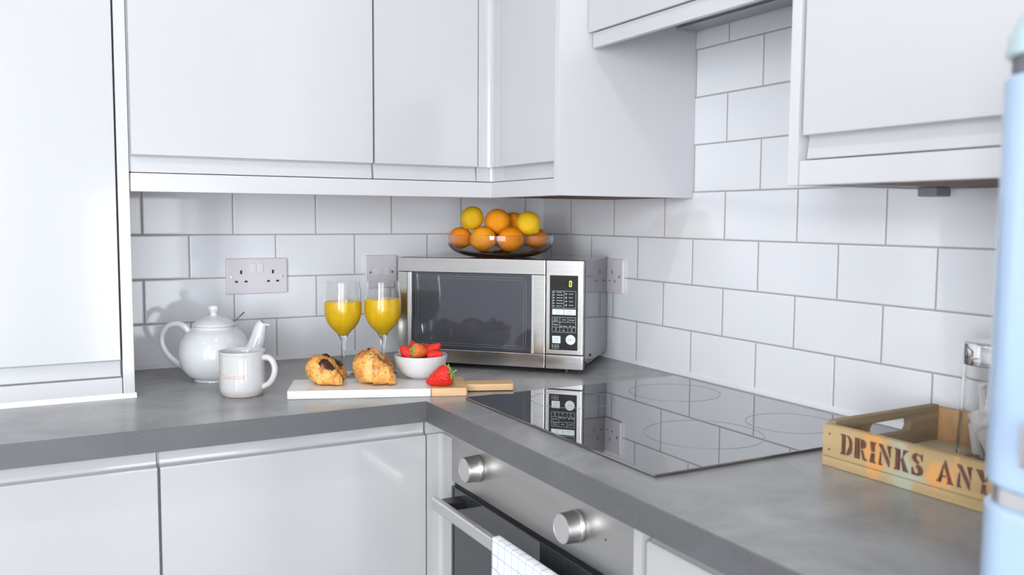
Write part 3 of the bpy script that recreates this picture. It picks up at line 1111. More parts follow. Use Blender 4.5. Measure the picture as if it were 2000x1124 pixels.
# control side
b = nb()
MB((SE + 0.0022, DF, 0.0340), (HW, DF + 0.015, MWH), 0.0015, b)
cpn = part('control_panel', b, M['steel'], mw, local=True)
b = MB((SE + 0.0022, DF - .0005, 0.0003), (HW + 0.0008, DF + 0.015, 0.0325), 0.0015)
part('door_button', b, M['steel'], mw, local=True)
b = MB((0.1497, DF - 0.0010, 0.0445), (0.2153, DF + 0.001, 0.2140), 0.0005)
keys = part('key_panel', b, M['keyblack'], mw, local=True)
b = MB((0.1530, DF - 0.0013, 0.1830), (0.2120, DF - 0.0009, 0.2105))
part('display', b, M['disp'], keys, local=True)
KY = DF - 0.00105
# the digit 0 of the display
b = nb()
sh = 0.0012
for (x0, zz0, x1, zz1) in ((0.1960, 0.2008, 0.2005, 0.2024), (0.1953, 0.1886, 0.1998, 0.1902),
                           (0.1945, 0.1900, 0.1961, 0.1950), (0.1990, 0.1900, 0.2006, 0.1950),
                           (0.1949, 0.1958, 0.1965, 0.2008), (0.1996, 0.1958, 0.2012, 0.2008)):
    MB((x0, DF - 0.0016, zz0), (x1, DF - 0.0012, zz1), 0, b)
part('digit', b, M['lcd'], keys, local=True, label='green lit digit zero')


def keytext(txt, x, z, size, mat='print', b=None, bold=0.0):
    t_ = text_bm(txt, size, 0.0001, bold=bold)
    bmesh.ops.rotate(t_, cent=(0, 0, 0), matrix=Matrix.Rotation(R(90), 3, 'X'), verts=t_.verts)
    bmesh.ops.translate(t_, vec=(x, KY - (0.0006 if mat == 'greytxt' else 0.0001), z + z0), verts=t_.verts)
    merge(b, t_)


# frames
b = nb()


def frame(x0, zz0, x1, zz1, w=0.0005):
    for q in ((x0, zz0, x1, zz0 + w), (x0, zz1 - w, x1, zz1), (x0, zz0, x0 + w, zz1), (x1 - w, zz0, x1, zz1)):
        MB((q[0], DF - 0.0013, q[1]), (q[2], DF - 0.0009, q[3]), 0, b)


frame(0.1560, 0.1400, 0.2108, 0.1790)
MB((0.1830, DF - 0.0013, 0.1400), (0.1835, DF - 0.0009, 0.1790), 0, b)
rk = random.Random(21)


def scribble(x0, x1, zz):
    # lines of print too small to read in the photograph
    x = x0
    while x < x1:
        w_ = rk.uniform(0.0007, 0.0013)
        h_ = rk.uniform(0.0007, 0.0015)
        MB((x, DF - 0.0013, zz - h_ / 2), (min(x + w_, x1 + .0005), DF - 0.0009, zz + h_ / 2), 0, b)
        x += w_ + 0.0003


for k in range(6):
    zz = 0.1757 - 0.0062 * k
    scribble(0.1655, rk.uniform(0.1770, 0.1815), zz)
    MB((0.1582, DF - 0.0013, zz - 0.0012), (0.1606, DF - 0.0009, zz + 0.0012), 0, b)
for k in range(4):
    zz = 0.1725 - 0.0085 * k
    scribble(0.1945, rk.uniform(0.2020, 0.2070), zz)
    MB((0.1865, DF - 0.0013, zz - 0.0014), (0.1893, DF - 0.0009, zz + 0.0014), 0, b)
part('menu_markings', b, M['print'], keys, local=True, smooth=False)
b = nb()
for zz in (0.1190, 0.1080, 0.0965, 0.0850):
    MB((0.1560, DF - 0.0013, zz), (0.2108, DF - 0.0009, zz + 0.0005), 0, b)
MB((0.1560, DF - 0.0013, 0.0850), (0.1565, DF - 0.0009, 0.1190), 0, b)
MB((0.2103, DF - 0.0013, 0.0850), (0.2108, DF - 0.0009, 0.1190), 0, b)
for x_, za, zb in ((0.1735, 0.0850, 0.1190), (0.1925, 0.0850, 0.0965), (0.1925, 0.1080, 0.1190)):
    MB((x_, DF - 0.0013, za), (x_ + 0.0005, DF - 0.0009, zb), 0, b)
keytext('Quick', 0.1648, 0.1155, 0.0042, b=b); keytext('Defrost', 0.1648, 0.1112, 0.0036, b=b)
keytext('Grill', 0.1830, 0.1135, 0.0045, b=b); keytext('Combi', 0.2015, 0.1135, 0.0045, b=b)
keytext('Power', 0.1648, 0.1022, 0.0048, b=b)
keytext('More', 0.1862, 0.0992, 0.0038, b=b); keytext('Less', 0.2055, 0.0992, 0.0038, b=b)
for x_, t1, t2 in ((0.1648, '10', 'Min'), (0.1830, '1', 'Min'), (0.2015, '10', 'Sec')):
    keytext(t1, x_, 0.0933, 0.0045, b=b); keytext(t2, x_, 0.0886, 0.0038, b=b)
for x_, s in ((0.1775, 1), (0.1975, -1)):
    tt = bmesh.new()
    prism(tt, [(x_ - .0018, .0992 + z0 - s * .0015), (x_ + .0018, .0992 + z0 - s * .0015), (x_, .0992 + z0 + s * .0017)], 1, DF - 0.0013, DF - 0.0009)
    merge(b, tt)
part('key_markings', b, M['print'], keys, local=True, smooth=False)
b = nb()
frame(0.1565, 0.0480, 0.1720, 0.0568)
MB((0.1645, DF - 0.0013, 0.0480), (0.1650, DF - 0.0009, 0.0568), 0, b)
scribble(0.1580, 0.1630, 0.0524); scribble(0.1662, 0.1705, 0.0524)
part('child_lock_marking', b, M['print'], keys, local=True, smooth=False)
b = nb()
MB((0.1560, DF - 0.0016, 0.1248), (0.1831, DF - 0.0009, 0.1375), 0.0003, b)
MB((0.1837, DF - 0.0016, 0.1248), (0.2108, DF - 0.0009, 0.1375), 0.0003, b)
part('button', b, M['button'], keys, local=True, label='pale button strip')
b = MB((0.1565, DF - 0.0016, 0.0600), (0.1758, DF - 0.0009, 0.0765), 0.0006)
part('button', b, M['button'], keys, local=True, label='pale square button')
b = nb()
lathe(b, [(0, 0), (0.0112, 0), (0.0112, 0.0006), (0, 0.0006)], 36)
bmesh.ops.rotate(b, cent=(0, 0, 0), matrix=Matrix.Rotation(R(90), 3, 'X'), verts=b.verts)
bmesh.ops.translate(b, vec=(0.1992, DF - 0.0010, 0.0688 + z0), verts=b.verts)
part('button', b, M['button'], keys, local=True, label='pale round button')
b = nb()
keytext('Auto', 0.1695, 0.1337, 0.0040, 'greytxt', b); keytext('Cook', 0.1695, 0.1288, 0.0040, 'greytxt', b)
keytext('Auto', 0.1972, 0.1337, 0.0040, 'greytxt', b); keytext('Defrost', 0.1972, 0.1288, 0.0040, 'greytxt', b)
part('button_text', b, M['greytxt'], keys, local=True, smooth=False)
b = nb()
keytext('Stop', 0.1660, 0.0712, 0.0050, 'greytxt', b); keytext('Clear', 0.1660, 0.0655, 0.0050, 'greytxt', b)
part('button_text', b, M['greytxt'], keys, local=True, smooth=False)
b = nb()
keytext('Start', 0.1992, 0.0688, 0.0058, 'greytxt', b)
part('button_text', b, M['greytxt'], keys, local=True, smooth=False)
for x_ in (-0.18, 0.18):
    for y_ in (-0.10, 0.11):
        b = nb(); lathe(b, [(0, 0), (0.012, 0), (0.012, 0.0155), (0, 0.0155)], 20, c=(x_, y_, 0.0002))
        part('foot', b, M['black'], mw, local=True)
for y_, z_ in ((-0.055, 0.022), (-0.100, 0.010)):
    b = nb(); lathe(b, [(0, 0), (0.004, 0), (0.003, 0.002), (0, 0.0025)], 16)
    bmesh.ops.rotate(b, cent=(0, 0, 0), matrix=Matrix.Rotation(R(90), 3, 'Y'), verts=b.verts)
    bmesh.ops.translate(b, vec=(HW - 0.002, y_, z_ + z0), verts=b.verts)
    part('screw', b, M['nail'], mw, local=True)

# ------------------------------------------------------------------ fruit bowl and fruit on the microwave
MT = 0.2588
BC = (-0.286, -0.277)
b = nb()
pr_o = smooth_pts([(0.0001, 0.0), (0.055, 0.0), (0.085, 0.003), (0.110, 0.012), (0.1255, 0.026), (0.1300, 0.040), (0.1300, 0.0530)], 5)
pr_i = smooth_pts([(0.1278, 0.0535), (0.1276, 0.040), (0.1232, 0.028), (0.108, 0.0155), (0.084, 0.0075), (0.055, 0.0048), (0.0001, 0.0048)], 5)
lathe(b, [(0, 0.0)] + pr_o[1:] + pr_i[:-1] + [(0, 0.0048)], 72)
solo('fruit_bowl', b, M['glass'], loc=(BC[0], BC[1], MT + 0.0004), label='wide low clear glass bowl of fruit on top of the microwave', cat='bowl')


def fruit_mesh(name, kind, mat):
    b = nb()
    bmesh.ops.create_uvsphere(b, u_segments=32, v_segments=20, radius=1.0)
    for v in b.verts:
        x, y, z = v.co
        rr = math.hypot(x, y)
        if kind == 'orange':
            k = 1.0 - 0.06 * math.exp(-(rr / 0.13) ** 2) * (1 if z > 0 else 0.4)
            v.co = Vector((x * 1.01, y * 1.01, z * 0.985)) * k
        else:
            e = math.exp(-(rr / 0.20) ** 2)
            v.co = Vector((x, y, z * (1.02 + (0.13 * e if z > 0 else 0.05 * e))))
        v.co *= 1 + 0.012 * noise.noise(v.co * 2.2)
    me = bpy.data.meshes.new(name)
    b.to_mesh(me); b.free()
    me.materials.append(mat)
    me.polygons.foreach_set('use_smooth', [True] * len(me.polygons))
    b = nb()
    lathe(b, [(0, 0.955), (0.045, 0.965), (0.075, 0.985), (0.055, 1.0), (0, 0.99)], 8)
    mc = bpy.data.meshes.new(name + '_stem')
    b.to_mesh(mc); b.free()
    mc.materials.append(M['calyx'])
    return me, mc


FM = {'orange': fruit_mesh('orange', 'orange', M['orange']), 'orange2': fruit_mesh('orange_pale', 'orange', M['orange2']),
      'lemon': fruit_mesh('lemon', 'lemon', M['lemon']), 'lemon_g': fruit_mesh('lemon_green', 'lemon', M['lemon_g'])}


def fruit(name, key, p, r, rot, label, stem=True):
    o = bpy.data.objects.new(name, FM[key][0]); COL.objects.link(o)
    o.location = (p[0], p[1], p[2] + WT); o.scale = (r, r, r); o.rotation_euler = rot
    tag(o, label, 'orange' if name == 'orange' else 'lemon', 'oranges and lemons in the glass bowl')
    if stem:
        c = bpy.data.objects.new('stem_scar', FM[key][1]); COL.objects.link(c); c.parent = o


fruit('orange', 'orange', (-0.3714, -0.2300, 0.3010), 0.0300, (2.2, 0.3, 0), 'orange at the left end of the bottom row in the glass bowl')
fruit('orange', 'orange2', (-0.3400, -0.2905, 0.3002), 0.0320, (1.2, 2.5, 0), 'second orange from the left in the bottom row, below the greenish lemon')
fruit('orange', 'orange', (-0.2870, -0.3320, 0.3005), 0.0320, (0.4, 2.2, 0), 'orange at the front of the glass bowl, third from the left')
fruit('orange', 'orange', (-0.1950, -0.2920, 0.2990), 0.0312, (2.8, 0.6, 0), 'orange at the right end of the bottom row, under the yellow lemon')
fruit('orange', 'orange', (-0.3000, -0.2180, 0.3020), 0.0310, (2.5, 0.6, 1), 'orange mostly hidden behind the bottom row, below the greenish lemon')
fruit('orange', 'orange', (-0.2400, -0.2000, 0.3010), 0.0310, (2.5, 0.6, 1), 'orange at the very back of the glass bowl, hidden by the others')
fruit('lemon', 'lemon_g', (-0.3560, -0.2630, 0.3530), 0.0280, (-2.6, 0.3, 0.5), 'greenish yellow lemon on top at the left of the fruit pile')
fruit('orange', 'orange2', (-0.2917, -0.2738, 0.3440), 0.0322, (2.9, 0.5, 0), 'topmost orange in the middle of the fruit pile')
fruit('orange', 'orange', (-0.2350, -0.2500, 0.3400), 0.0280, (2.5, 0.6, 1), 'darker orange half hidden behind the topmost orange')
fruit('lemon', 'lemon', (-0.2400, -0.3350, 0.3410), 0.0290, (2.4, -0.5, 0.3), 'bright yellow lemon on top at the right of the fruit pile')

# ------------------------------------------------------------------ wine glasses of juice
g_out = smooth_pts([(0.0335, 0.0008), (0.0325, 0.0022), (0.018, 0.0040), (0.0075, 0.0085), (0.0046, 0.020), (0.0042, 0.045), (0.0052, 0.066), (0.0082, 0.082),
                    (0.0130, 0.0915), (0.0205, 0.1000), (0.0300, 0.1100), (0.0380, 0.1250), (0.0412, 0.140), (0.0418, 0.150), (0.0411, 0.165), (0.0392, 0.187), (0.0372, 0.2085)], 5)
g_in = smooth_pts([(0.0362, 0.2087), (0.0382, 0.187), (0.0401, 0.165), (0.0408, 0.150), (0.0402, 0.140), (0.0369, 0.1255), (0.0288, 0.1112), (0.0192, 0.1018), (0.0110, 0.0945), (0.0055, 0.0905), (0.0001, 0.0890)], 5)


def gl_r(z):
    for (r0, z0_), (r1, z1_) in zip(g_in, g_in[1:]):
        if min(z0_, z1_) <= z <= max(z0_, z1_):
            k = (z - z0_) / (z1_ - z0_ + 1e-9)
            return r0 + (r1 - r0) * k
    return 0


def wine_glass(loc, level, label):
    t = thing('wine_glass', label, 'glass', loc, group='wine glasses of orange juice')
    b = nb()
    lathe(b, [(0, 0.0004), (0.0300, 0.0004)] + g_out + g_in[:-1] + [(0, 0.0890)], 56)
    part('glass', b, M['glass'], t, local=True, angle=60)
    b = nb()
    pts = [(gl_r(0.0893 + (level - 0.0893) * (k / 24) ** 1.3) + 0.00020, 0.0893 + (level - 0.0893) * (k / 24) ** 1.3) for k in range(1, 25)]
    lathe(b, [(0, 0.0888)] + pts + [(pts[-1][0] - 0.001, level + 0.0002), (0, level)], 56)
    part('orange_juice', b, M['juice'], t, local=True, angle=60)
    return t


wine_glass((-0.6830, -0.2740, 0.0002), 0.1655, 'stemmed wine glass of orange juice above the dark left croissant')
wine_glass((-0.5985, -0.3000, 0.0002), 0.1700, 'stemmed wine glass of orange juice above the right croissant, beside the microwave')

# ------------------------------------------------------------------ teapot
t = thing('teapot', 'round white china teapot with lid, standing behind the mug', 'teapot', (-0.9500, -0.2080, 0.0002), R(-28.8))
b = nb()
pts = smooth_pts([(0.0430, 0.0), (0.0440, 0.0040), (0.0560, 0.0115), (0.0680, 0.028), (0.0738, 0.048), (0.0738, 0.066), (0.0690, 0.085), (0.0590, 0.101), (0.0490, 0.110), (0.0455, 0.1135), (0.0460, 0.1175)], 5)
pin = smooth_pts([(0.0435, 0.1178), (0.0428, 0.113), (0.0550, 0.100), (0.0655, 0.085), (0.0695, 0.066), (0.0695, 0.050), (0.062, 0.029), (0.042, 0.014), (0.0001, 0.007)], 4)
lathe(b, [(0, 0.0)] + pts + pin[:-1] + [(0, 0.007)], 64)
body = part('body', b, M['china'], t, local=True, angle=50)
b = nb()
lp = smooth_pts([(0.0445, 0.1180), (0.0450, 0.1200), (0.0400, 0.1255), (0.0280, 0.1330), (0.0150, 0.1375), (0.0090, 0.1400), (0.0078, 0.1445), (0.0100, 0.1490), (0.0125, 0.1545), (0.0115, 0.1600), (0.0070, 0.1630)], 5)
lathe(b, [(0, 0.1180)] + lp + [(0, 0.1637)], 48)
part('lid', b, M['china'], t, local=True, angle=50)
b = nb()
hp = smooth_pts([(-0.052, 0, 0.099), (-0.062, 0, 0.113), (-0.080, 0, 0.121), (-0.100, 0, 0.115), (-0.1125, 0, 0.096), (-0.112, 0, 0.073), (-0.098, 0, 0.050), (-0.078, 0, 0.034), (-0.058, 0, 0.024)], 6)
n_ = len(hp)
tube(b, hp, [0.0062 + 0.0022 * abs(2 * k / (n_ - 1) - 1) ** 2 for k in range(n_)], 16, 0.85, upv=(0, 1, 0))
part('handle', b, M['china'], t, local=True)
b = nb()
sp_ = smooth_pts([(0.050, 0, 0.034), (0.068, 0, 0.045), (0.085, 0, 0.064), (0.0935, 0, 0.086), (0.0980, 0, 0.104), (0.1020, 0, 0.1170), (0.1080, 0, 0.1235)], 6)
n_ = len(sp_)
tube(b, sp_, [0.0250 - 0.0145 * (k / (n_ - 1)) ** 0.85 for k in range(n_)], 20, 0.85, upv=(0, 1, 0), cap=False)
# the pouring lip flattened forwards
tube(b, [(0.0990, 0, 0.1165), (0.1080, 0, 0.1200), (0.1225, 0, 0.1190)], [0.0095, 0.0080, 0.0030], 14, 0.55, upv=(0, 0, 1))
part('spout', b, M['china'], t, local=True)
b = nb(); tube(b, [(0.030, 0.030, 0.119), (0.045, 0.030, 0.1330), (0.0570, 0.030, 0.1440)], [0.0013, 0.0014, 0.0017], 8)
part('infuser_handle', b, M['tag'], t, local=True, label='thin steel infuser handle')

# ------------------------------------------------------------------ mug
t = thing('mug', 'cream stoneware mug with pale lettering, in front of the teapot', 'mug', (-0.9330, -0.4060, 0.0002), R(-28.8))
b = nb()
mo = [(0.0385, 0.0030), (0.0400, 0.0055), (0.0425, 0.0110), (0.0438, 0.020), (0.0440, 0.050), (0.0443, 0.085), (0.0452, 0.0935), (0.0455, 0.0975), (0.0447, 0.0985)]
mi = [(0.0430, 0.0970), (0.0415, 0.090), (0.0410, 0.050), (0.0405, 0.018), (0.0370, 0.0085), (0.0, 0.0075)]
lathe(b, [(0, 0.0030)] + smooth_pts(mo, 4) + mi, 64)
for v in b.verts:
    v.co.z *= 0.90
bd = part('body', b, M['mug'], t, local=True, angle=50)
b = nb(); lathe(b, [(0, 0.0), (0.0365, 0.0), (0.0388, 0.0015), (0.0398, 0.0034), (0, 0.0034)], 64)
part('foot_ring', b, M['clay'], t, local=True, label='bare beige clay foot')
b = nb()
hp = smooth_pts([(0.0415, -0.004, 0.083), (0.0520, -0.006, 0.0845), (0.0620, -0.008, 0.077), (0.0670, -0.009, 0.060), (0.0640, -0.009, 0.042), (0.0550, -0.007, 0.027), (0.0415, -0.005, 0.0190)], 6)
hp = [(p[0], p[1], p[2] * 0.90) for p in hp]
tube(b, hp, 0.0060, 16, 1.15, upv=(0, 1, 0))
part('handle', b, M['mug'], t, local=True)
b = text_bm('RECHARGE', 0.0135, 0.00015, bold=0.00012)
Rm = 0.04405
xs = [v.co.x for v in b.verts]
half = (max(xs) - min(xs)) / 2
for v in b.verts:
    a = R(-90 - 20) + v.co.x / Rm            # lettering wraps round the front left of the mug
    rr = Rm + 0.0002 + v.co.z
    v.co = Vector((rr * math.cos(a), rr * math.sin(a), 0.0410 + v.co.y * 0.85))
part('lettering', b, M['peach'], t, local=True, smooth=False)

# ------------------------------------------------------------------ serving board
BA = R(-21.1)
BO = Vector((-0.8685, -0.4957, 0))


def bw(x, y, z=0.0):
    """board frame (x along the board from its left end, y from its front edge) to room"""
    return Vector((BO.x + x * math.cos(BA) - y * math.sin(BA), BO.y + x * math.sin(BA) + y * math.cos(BA), z))


BT = 0.0162
t = thing('serving_board', 'marble and bamboo serving board with a handle, under the croissants', 'board', (BO.x, BO.y, 0.0003), BA)


def slab(b, x0, y0, x1, y1, z1, bev=0.0012):
    box(b, (x0, y0, 0.0), (x1, y1, z1), bev)


b = nb(); prism(b, rrect(0, 0, 0.2790, 0.1240, 0.004), 2, 0.0, BT, 0.0010)
part('marble_slab', b, M['marble'], t, local=True)
b = nb(); prism(b, rrect(0.2792, 0, 0.3505, 0.1240, 0.004), 2, 0.0, BT, 0.0010)
part('bamboo_end', b, M['bamboo'], t, local=True)
b = nb(); prism(b, rrect(0.3507, 0.0400, 0.4500, 0.0860, 0.005), 2, 0.0015, BT - 0.0010, 0.0015)
part('handle', b, M['bamboo'], t, local=True)

# ------------------------------------------------------------------ croissants


def croissant(label, center, ang, Rc, Rt, spin, mat, seed, choc_spots, hz=1.0):
    rnd = random.Random(seed)
    NS, NC = 120, 36
    path = smooth_pts([(0.026, 0.032, 0.0100), (0.011, 0.033, 0.0190), (-0.010, 0.023, 0.0245), (-0.019, 0.002, 0.0262), (-0.012, -0.015, 0.0248),
                       (0.006, -0.025, 0.0205), (0.024, -0.028, 0.0145), (0.037, -0.027, 0.0075)], 16)
    NS = len(path) - 1
    rings = []
    lobes = 5.4
    vals = []
    pts = []
    for i in range(NS + 1):
        s = i / NS
        px_, py_, pr_ = path[i]
        ph = abs(s - 0.5) * lobes + 0.15
        saw = ph - math.floor(ph)
        r = Rt * pr_
        if i in (0, NS):
            r *= 0.40
        elif i in (1, NS - 1):
            r *= 0.70
        elif i in (2, NS - 2):
            r *= 0.85
        c = Vector((Rc * px_, Rc * py_, Rt * pr_ * hz * 0.94))
        q0, q1 = path[max(i - 1, 0)], path[min(i + 1, NS)]
        tg = Vector((q1[0] - q0[0], q1[1] - q0[1], 0)).normalized()
        rad = Vector((tg.y, -tg.x, 0))
        pts.append((c, rad, r, saw, s))
    b = nb()
    bk = b.verts.layers.float.new('bake')
    ck = b.verts.layers.float.new('choc')
    for (c, rad, r, saw, s) in pts:
        ring_ = []
        for k in range(NC):
            th = 2 * PI * k / NC
            up = math.sin(th)
            ph2 = abs(s - 0.5) * lobes + 0.15 + 0.16 * math.sin(th + seed)
            sw = ph2 - math.floor(ph2)
            rr = r * (0.92 + 0.20 * (1 - sw) ** 1.8 - 0.05 * max(0, sw - 0.85) / 0.15) * (1 + 0.03 * math.sin(3 * th + s * 25))
            z = up * rr * hz
            p = c + rad * (math.cos(th) * rr) + Vector((0, 0, z))
            n_ = noise.noise(p * 90 + Vector((seed, 0, 0))) + 0.8 * noise.noise(p * 230)
            p += (rad * math.cos(th) + Vector((0, 0, up))) * (0.0010 * n_)
            v = b.verts.new(p)
            v[bk] = 0.05 + 0.45 * max(0, up) * (1 - sw) + 0.40 * (1 - sw) ** 2 + 0.5 * max(0, -up - 0.5) + 0.25 * abs(s - 0.5)
            v[ck] = 0.0
            ring_.append(v)
        rings.append(ring_)
    for A, B in zip(rings, rings[1:]):
        for k in range(NC):
            b.faces.new((A[k], A[(k + 1) % NC], B[(k + 1) % NC], B[k]))
    b.faces.new(rings[0][::-1]); b.faces.new(rings[-1])
    bmesh.ops.recalc_face_normals(b, faces=b.faces)
    lo = min(v.co.z for v in b.verts)
    for v in b.verts:                 # settle on a flattened base
        h = v.co.z - lo
        if h < 0.006:
            v.co.z = lo + 0.004 + h * 0.33
    lo = min(v.co.z for v in b.verts)
    for v in b.verts:
        v.co.z -= lo
        s_ = 0
        for (sx, sy, sz, sr, sa) in choc_spots:
            d = ((v.co.x - sx) ** 2 + (v.co.y - sy) ** 2 + (v.co.z - sz) ** 2) ** 0.5
            s_ = max(s_, sa * max(0, 1 - d / sr))
        v[ck] = s_
    b.verts.ensure_lookup_table()
    cand = [(v.co.copy(), v.normal.copy()) for v in b.verts if v.normal.z > -0.2]
    t = thing('croissant', label, 'croissant', (center.x, center.y, BT + 0.0004), ang, group='chocolate croissants on the board')
    part('crust', b, mat, t, local=True, angle=80)
    b = nb()
    for _ in range(200):
        p, n_ = cand[rnd.randrange(len(cand))]
        if rnd.random() > 0.25 + 0.75 * max(0, n_.z):
            continue
        L, wd, hh = rnd.uniform(0.0022, 0.0060), rnd.uniform(0.0011, 0.0022), rnd.uniform(0.0009, 0.0016)
        q = n_.to_track_quat('Z', 'Y').to_matrix() @ Matrix.Rotation(rnd.uniform(0, PI), 3, 'Z')
        tb_ = bmesh.new()
        bmesh.ops.create_icosphere(tb_, subdivisions=1, radius=0.5)
        bmesh.ops.scale(tb_, vec=(L, wd, hh), verts=tb_.verts)
        bmesh.ops.rotate(tb_, cent=(0, 0, 0), matrix=q, verts=tb_.verts)
        bmesh.ops.translate(tb_, vec=p + n_ * 0.0003, verts=tb_.verts)
        merge(b, tb_)
    part('chocolate_flakes', b, M['choc'], t, local=True, kind='stuff')
    return t


croissant('dark croissant with burnt chocolate on top, left one on the board', Vector((-0.7690, -0.4440, 0)), R(-33), 1.0, 1.0, 1, M['cro_a'], 3,
          [(0.006, -0.022, 0.040, 0.028, 1.5), (-0.012, 0.022, 0.050, 0.026, 1.3), (0.012, 0.032, 0.040, 0.022, 1.3), (0.037, -0.027, 0.012, 0.009, 1.4), (-0.036, 0.004, 0.042, 0.018, 1.0)], 1.10)
croissant('paler croissant with chocolate flecks, beside the strawberry bowl', Vector((-0.6780, -0.4840, 0)), R(-27), 1.08, 1.12, 1, M['cro_b'], 11,
          [(0.004, -0.020, 0.046, 0.022, 1.1), (-0.034, 0.008, 0.048, 0.024, 1.1), (-0.018, 0.022, 0.056, 0.024, 1.1)], 1.14)

# ------------------------------------------------------------------ strawberry bowl and strawberries
SB = Vector((-0.5790, -0.4740, BT + 0.0004))
b = nb()
so = smooth_pts([(0.0230, 0.0), (0.0260, 0.0015), (0.0370, 0.0070), (0.0480, 0.0190), (0.0540, 0.0340), (0.0562, 0.0485)], 5)
si = smooth_pts([(0.0548, 0.0495), (0.0520, 0.0350), (0.0460, 0.0215), (0.0350, 0.0100), (0.0200, 0.0055), (0.0001, 0.0045)], 5)
lathe(b, [(0, 0.0)] + so + si[:-1] + [(0, 0.0045)], 64)
solo('strawberry_bowl', b, M['porcelain'], loc=SB, label='small white porcelain bowl of strawberries on the board', cat='bowl')


def berry_mesh(name, mat):
    b = nb()
    prof = smooth_pts([(0.0001, 0.0), (0.16, 0.03), (0.36, 0.22), (0.58, 0.52), (0.76, 0.86), (0.86, 1.20), (0.80, 1.45), (0.54, 1.60), (0.20, 1.62), (0.0001, 1.56)], 4)
    lathe(b, [(0, 0.0)] + prof[1:-1] + [(0, 1.56)], 28)
    for v in b.verts:
        v.co.x *= 1 + 0.06 * noise.noise(v.co * 1.7)
        v.co.y *= 1 + 0.10 * noise.noise(v.co * 1.3 + Vector((4, 0, 0)))
    me = bpy.data.meshes.new(name); b.to_mesh(me); b.free()
    me.materials.append(mat)
    me.polygons.foreach_set('use_smooth', [True] * len(me.polygons))
    return me


b = nb()
for k in range(9):
    a = 2 * PI * k / 9 + 0.2 * math.sin(k * 2.1)
    L = 0.75 + 0.15 * math.sin(k * 3.3)
    w = 0.17
    dr_ = Vector((math.cos(a), math.sin(a), 0)); sd = Vector((-math.sin(a), math.cos(a), 0))
    prev = None
    for j in range(6):
        s = j / 5
        r = 0.08 + L * s
        z = 1.60 + 0.10 * math.sin(s * 2.2) - 0.28 * s * s + 0.25 * max(0, s - 0.6) * (1 + math.sin(k * 1.9))
        ww = w * math.sin(PI * (0.18 + 0.80 * s)) + 0.004
        p = dr_ * r + Vector((0, 0, z))
        cur = (b.verts.new(p - sd * ww), b.verts.new(p + Vector((0, 0, -0.03))), b.verts.new(p + sd * ww))
        if prev:
            b.faces.new((prev[0], prev[1], cur[1], cur[0])); b.faces.new((prev[1], prev[2], cur[2], cur[1]))
        prev = cur
r_ = bmesh.ops.extrude_face_region(b, geom=b.faces[:])
bmesh.ops.translate(b, vec=(0, 0, 0.03), verts=[v for v in r_['geom'] if isinstance(v, bmesh.types.BMVert)])
tube(b, [(0, 0, 1.58), (0.03, 0.02, 1.78), (0.08, 0.04, 1.95)], [0.06, 0.045, 0.05], 8)
bmesh.ops.recalc_face_normals(b, faces=b.faces)
CAL = bpy.data.meshes.new('calyx'); b.to_mesh(CAL); b.free(); CAL.materials.append(M['leaf'])
CAL.polygons.foreach_set('use_smooth', [True] * len(CAL.polygons))
BM1, BM2 = berry_mesh('strawberry', M['straw']), berry_mesh('strawberry_pale', M['straw_pale'])


def berry(loc, axis, size, label, pale=False, calyx=True, roll=0.0, st=1.22, group='strawberries piled in the white bowl'):
    """loc = centre of the berry; axis = direction from the tip to the leaves"""
    o = bpy.data.objects.new('strawberry', BM2 if pale else BM1); COL.objects.link(o)
    ax = Vector(axis).normalized()
    q = ax.to_track_quat('Z', 'Y')
    o.rotation_mode = 'QUATERNION'
    from mathutils import Quaternion
    o.rotation_quaternion = q @ Quaternion((0, 0, 1), roll)
    o.scale = (size, size, size * st)
    o.location = Vector(loc) - ax * (0.95 * size * st) + Vector((0, 0, WT))
    tag(o, label, 'strawberry', group)
    if calyx:
        c = bpy.data.objects.new('calyx', CAL); COL.objects.link(c); c.parent = o
    return o


vr = Vector((RT.x, RT.y, 0)).normalized()       # across the view, used only as a convenient bowl axis
vf = Vector((F.x, F.y, 0)).normalized()


def inb(r, f, z):
    return SB + vr * r + vf * f + Vector((0, 0, z))


berry(inb(-0.026, -0.012, 0.0520), vr * 0.75 + Vector((0, 0, -0.75)) + vf * 0.1, 0.0190, 'pointed red strawberry leaning at the left in the white bowl', calyx=False)
berry(inb(-0.016, 0.016, 0.0590), vr * 0.3 - vf * 0.4 + Vector((0, 0, -0.8)), 0.0160, 'red strawberry at the back left of the white bowl, tip upwards', calyx=False)
berry(inb(-0.002, -0.022, 0.0590), -vr * 0.80 + Vector((0, 0, 0.20)) - vf * 0.45, 0.0185, 'orange-red strawberry with green leaves on top of the bowlful', pale=True)
berry(inb(0.026, 0.002, 0.0590), -vr * 0.7 + Vector((0, 0, -0.60)) + vf * 0.2, 0.0175, 'red strawberry at the right of the bowl with its tip up', calyx=False)
berry(inb(0.031, -0.020, 0.0490), vr * -0.75 + Vector((0, 0, -0.30)) + vf * 0.4, 0.0170, 'seedy dark pink strawberry at the right rim of the bowl', calyx=False)
berry(inb(0.006, 0.022, 0.0520), vr * 0.2 + Vector((0, 0, 0.6)) + vf * 0.5, 0.0165, 'red strawberry at the back middle of the bowl, leaves up')
berry(inb(0.004, -0.002, 0.0320), vr * 0.9 + vf * 0.3, 0.0180, 'red strawberry low in the middle of the bowl, under the leafy one', calyx=False)
# the single strawberry on the board
tip = bw(0.2700, 0.0330, BT)
dirb = (vr * 0.93 - vf * 0.12).normalized()
ax = (dirb * 0.90 + Vector((0, 0, 0.37))).normalized()
sz = 0.0245
cen = tip + ax * (0.95 * sz * 1.42)
cen.z = BT + 0.0060 + ax.z * 0.95 * sz * 1.42
berry(cen, ax, sz, 'single large strawberry lying on the bamboo end of the board', roll=0.6, st=1.42, group='loose strawberry on the board')

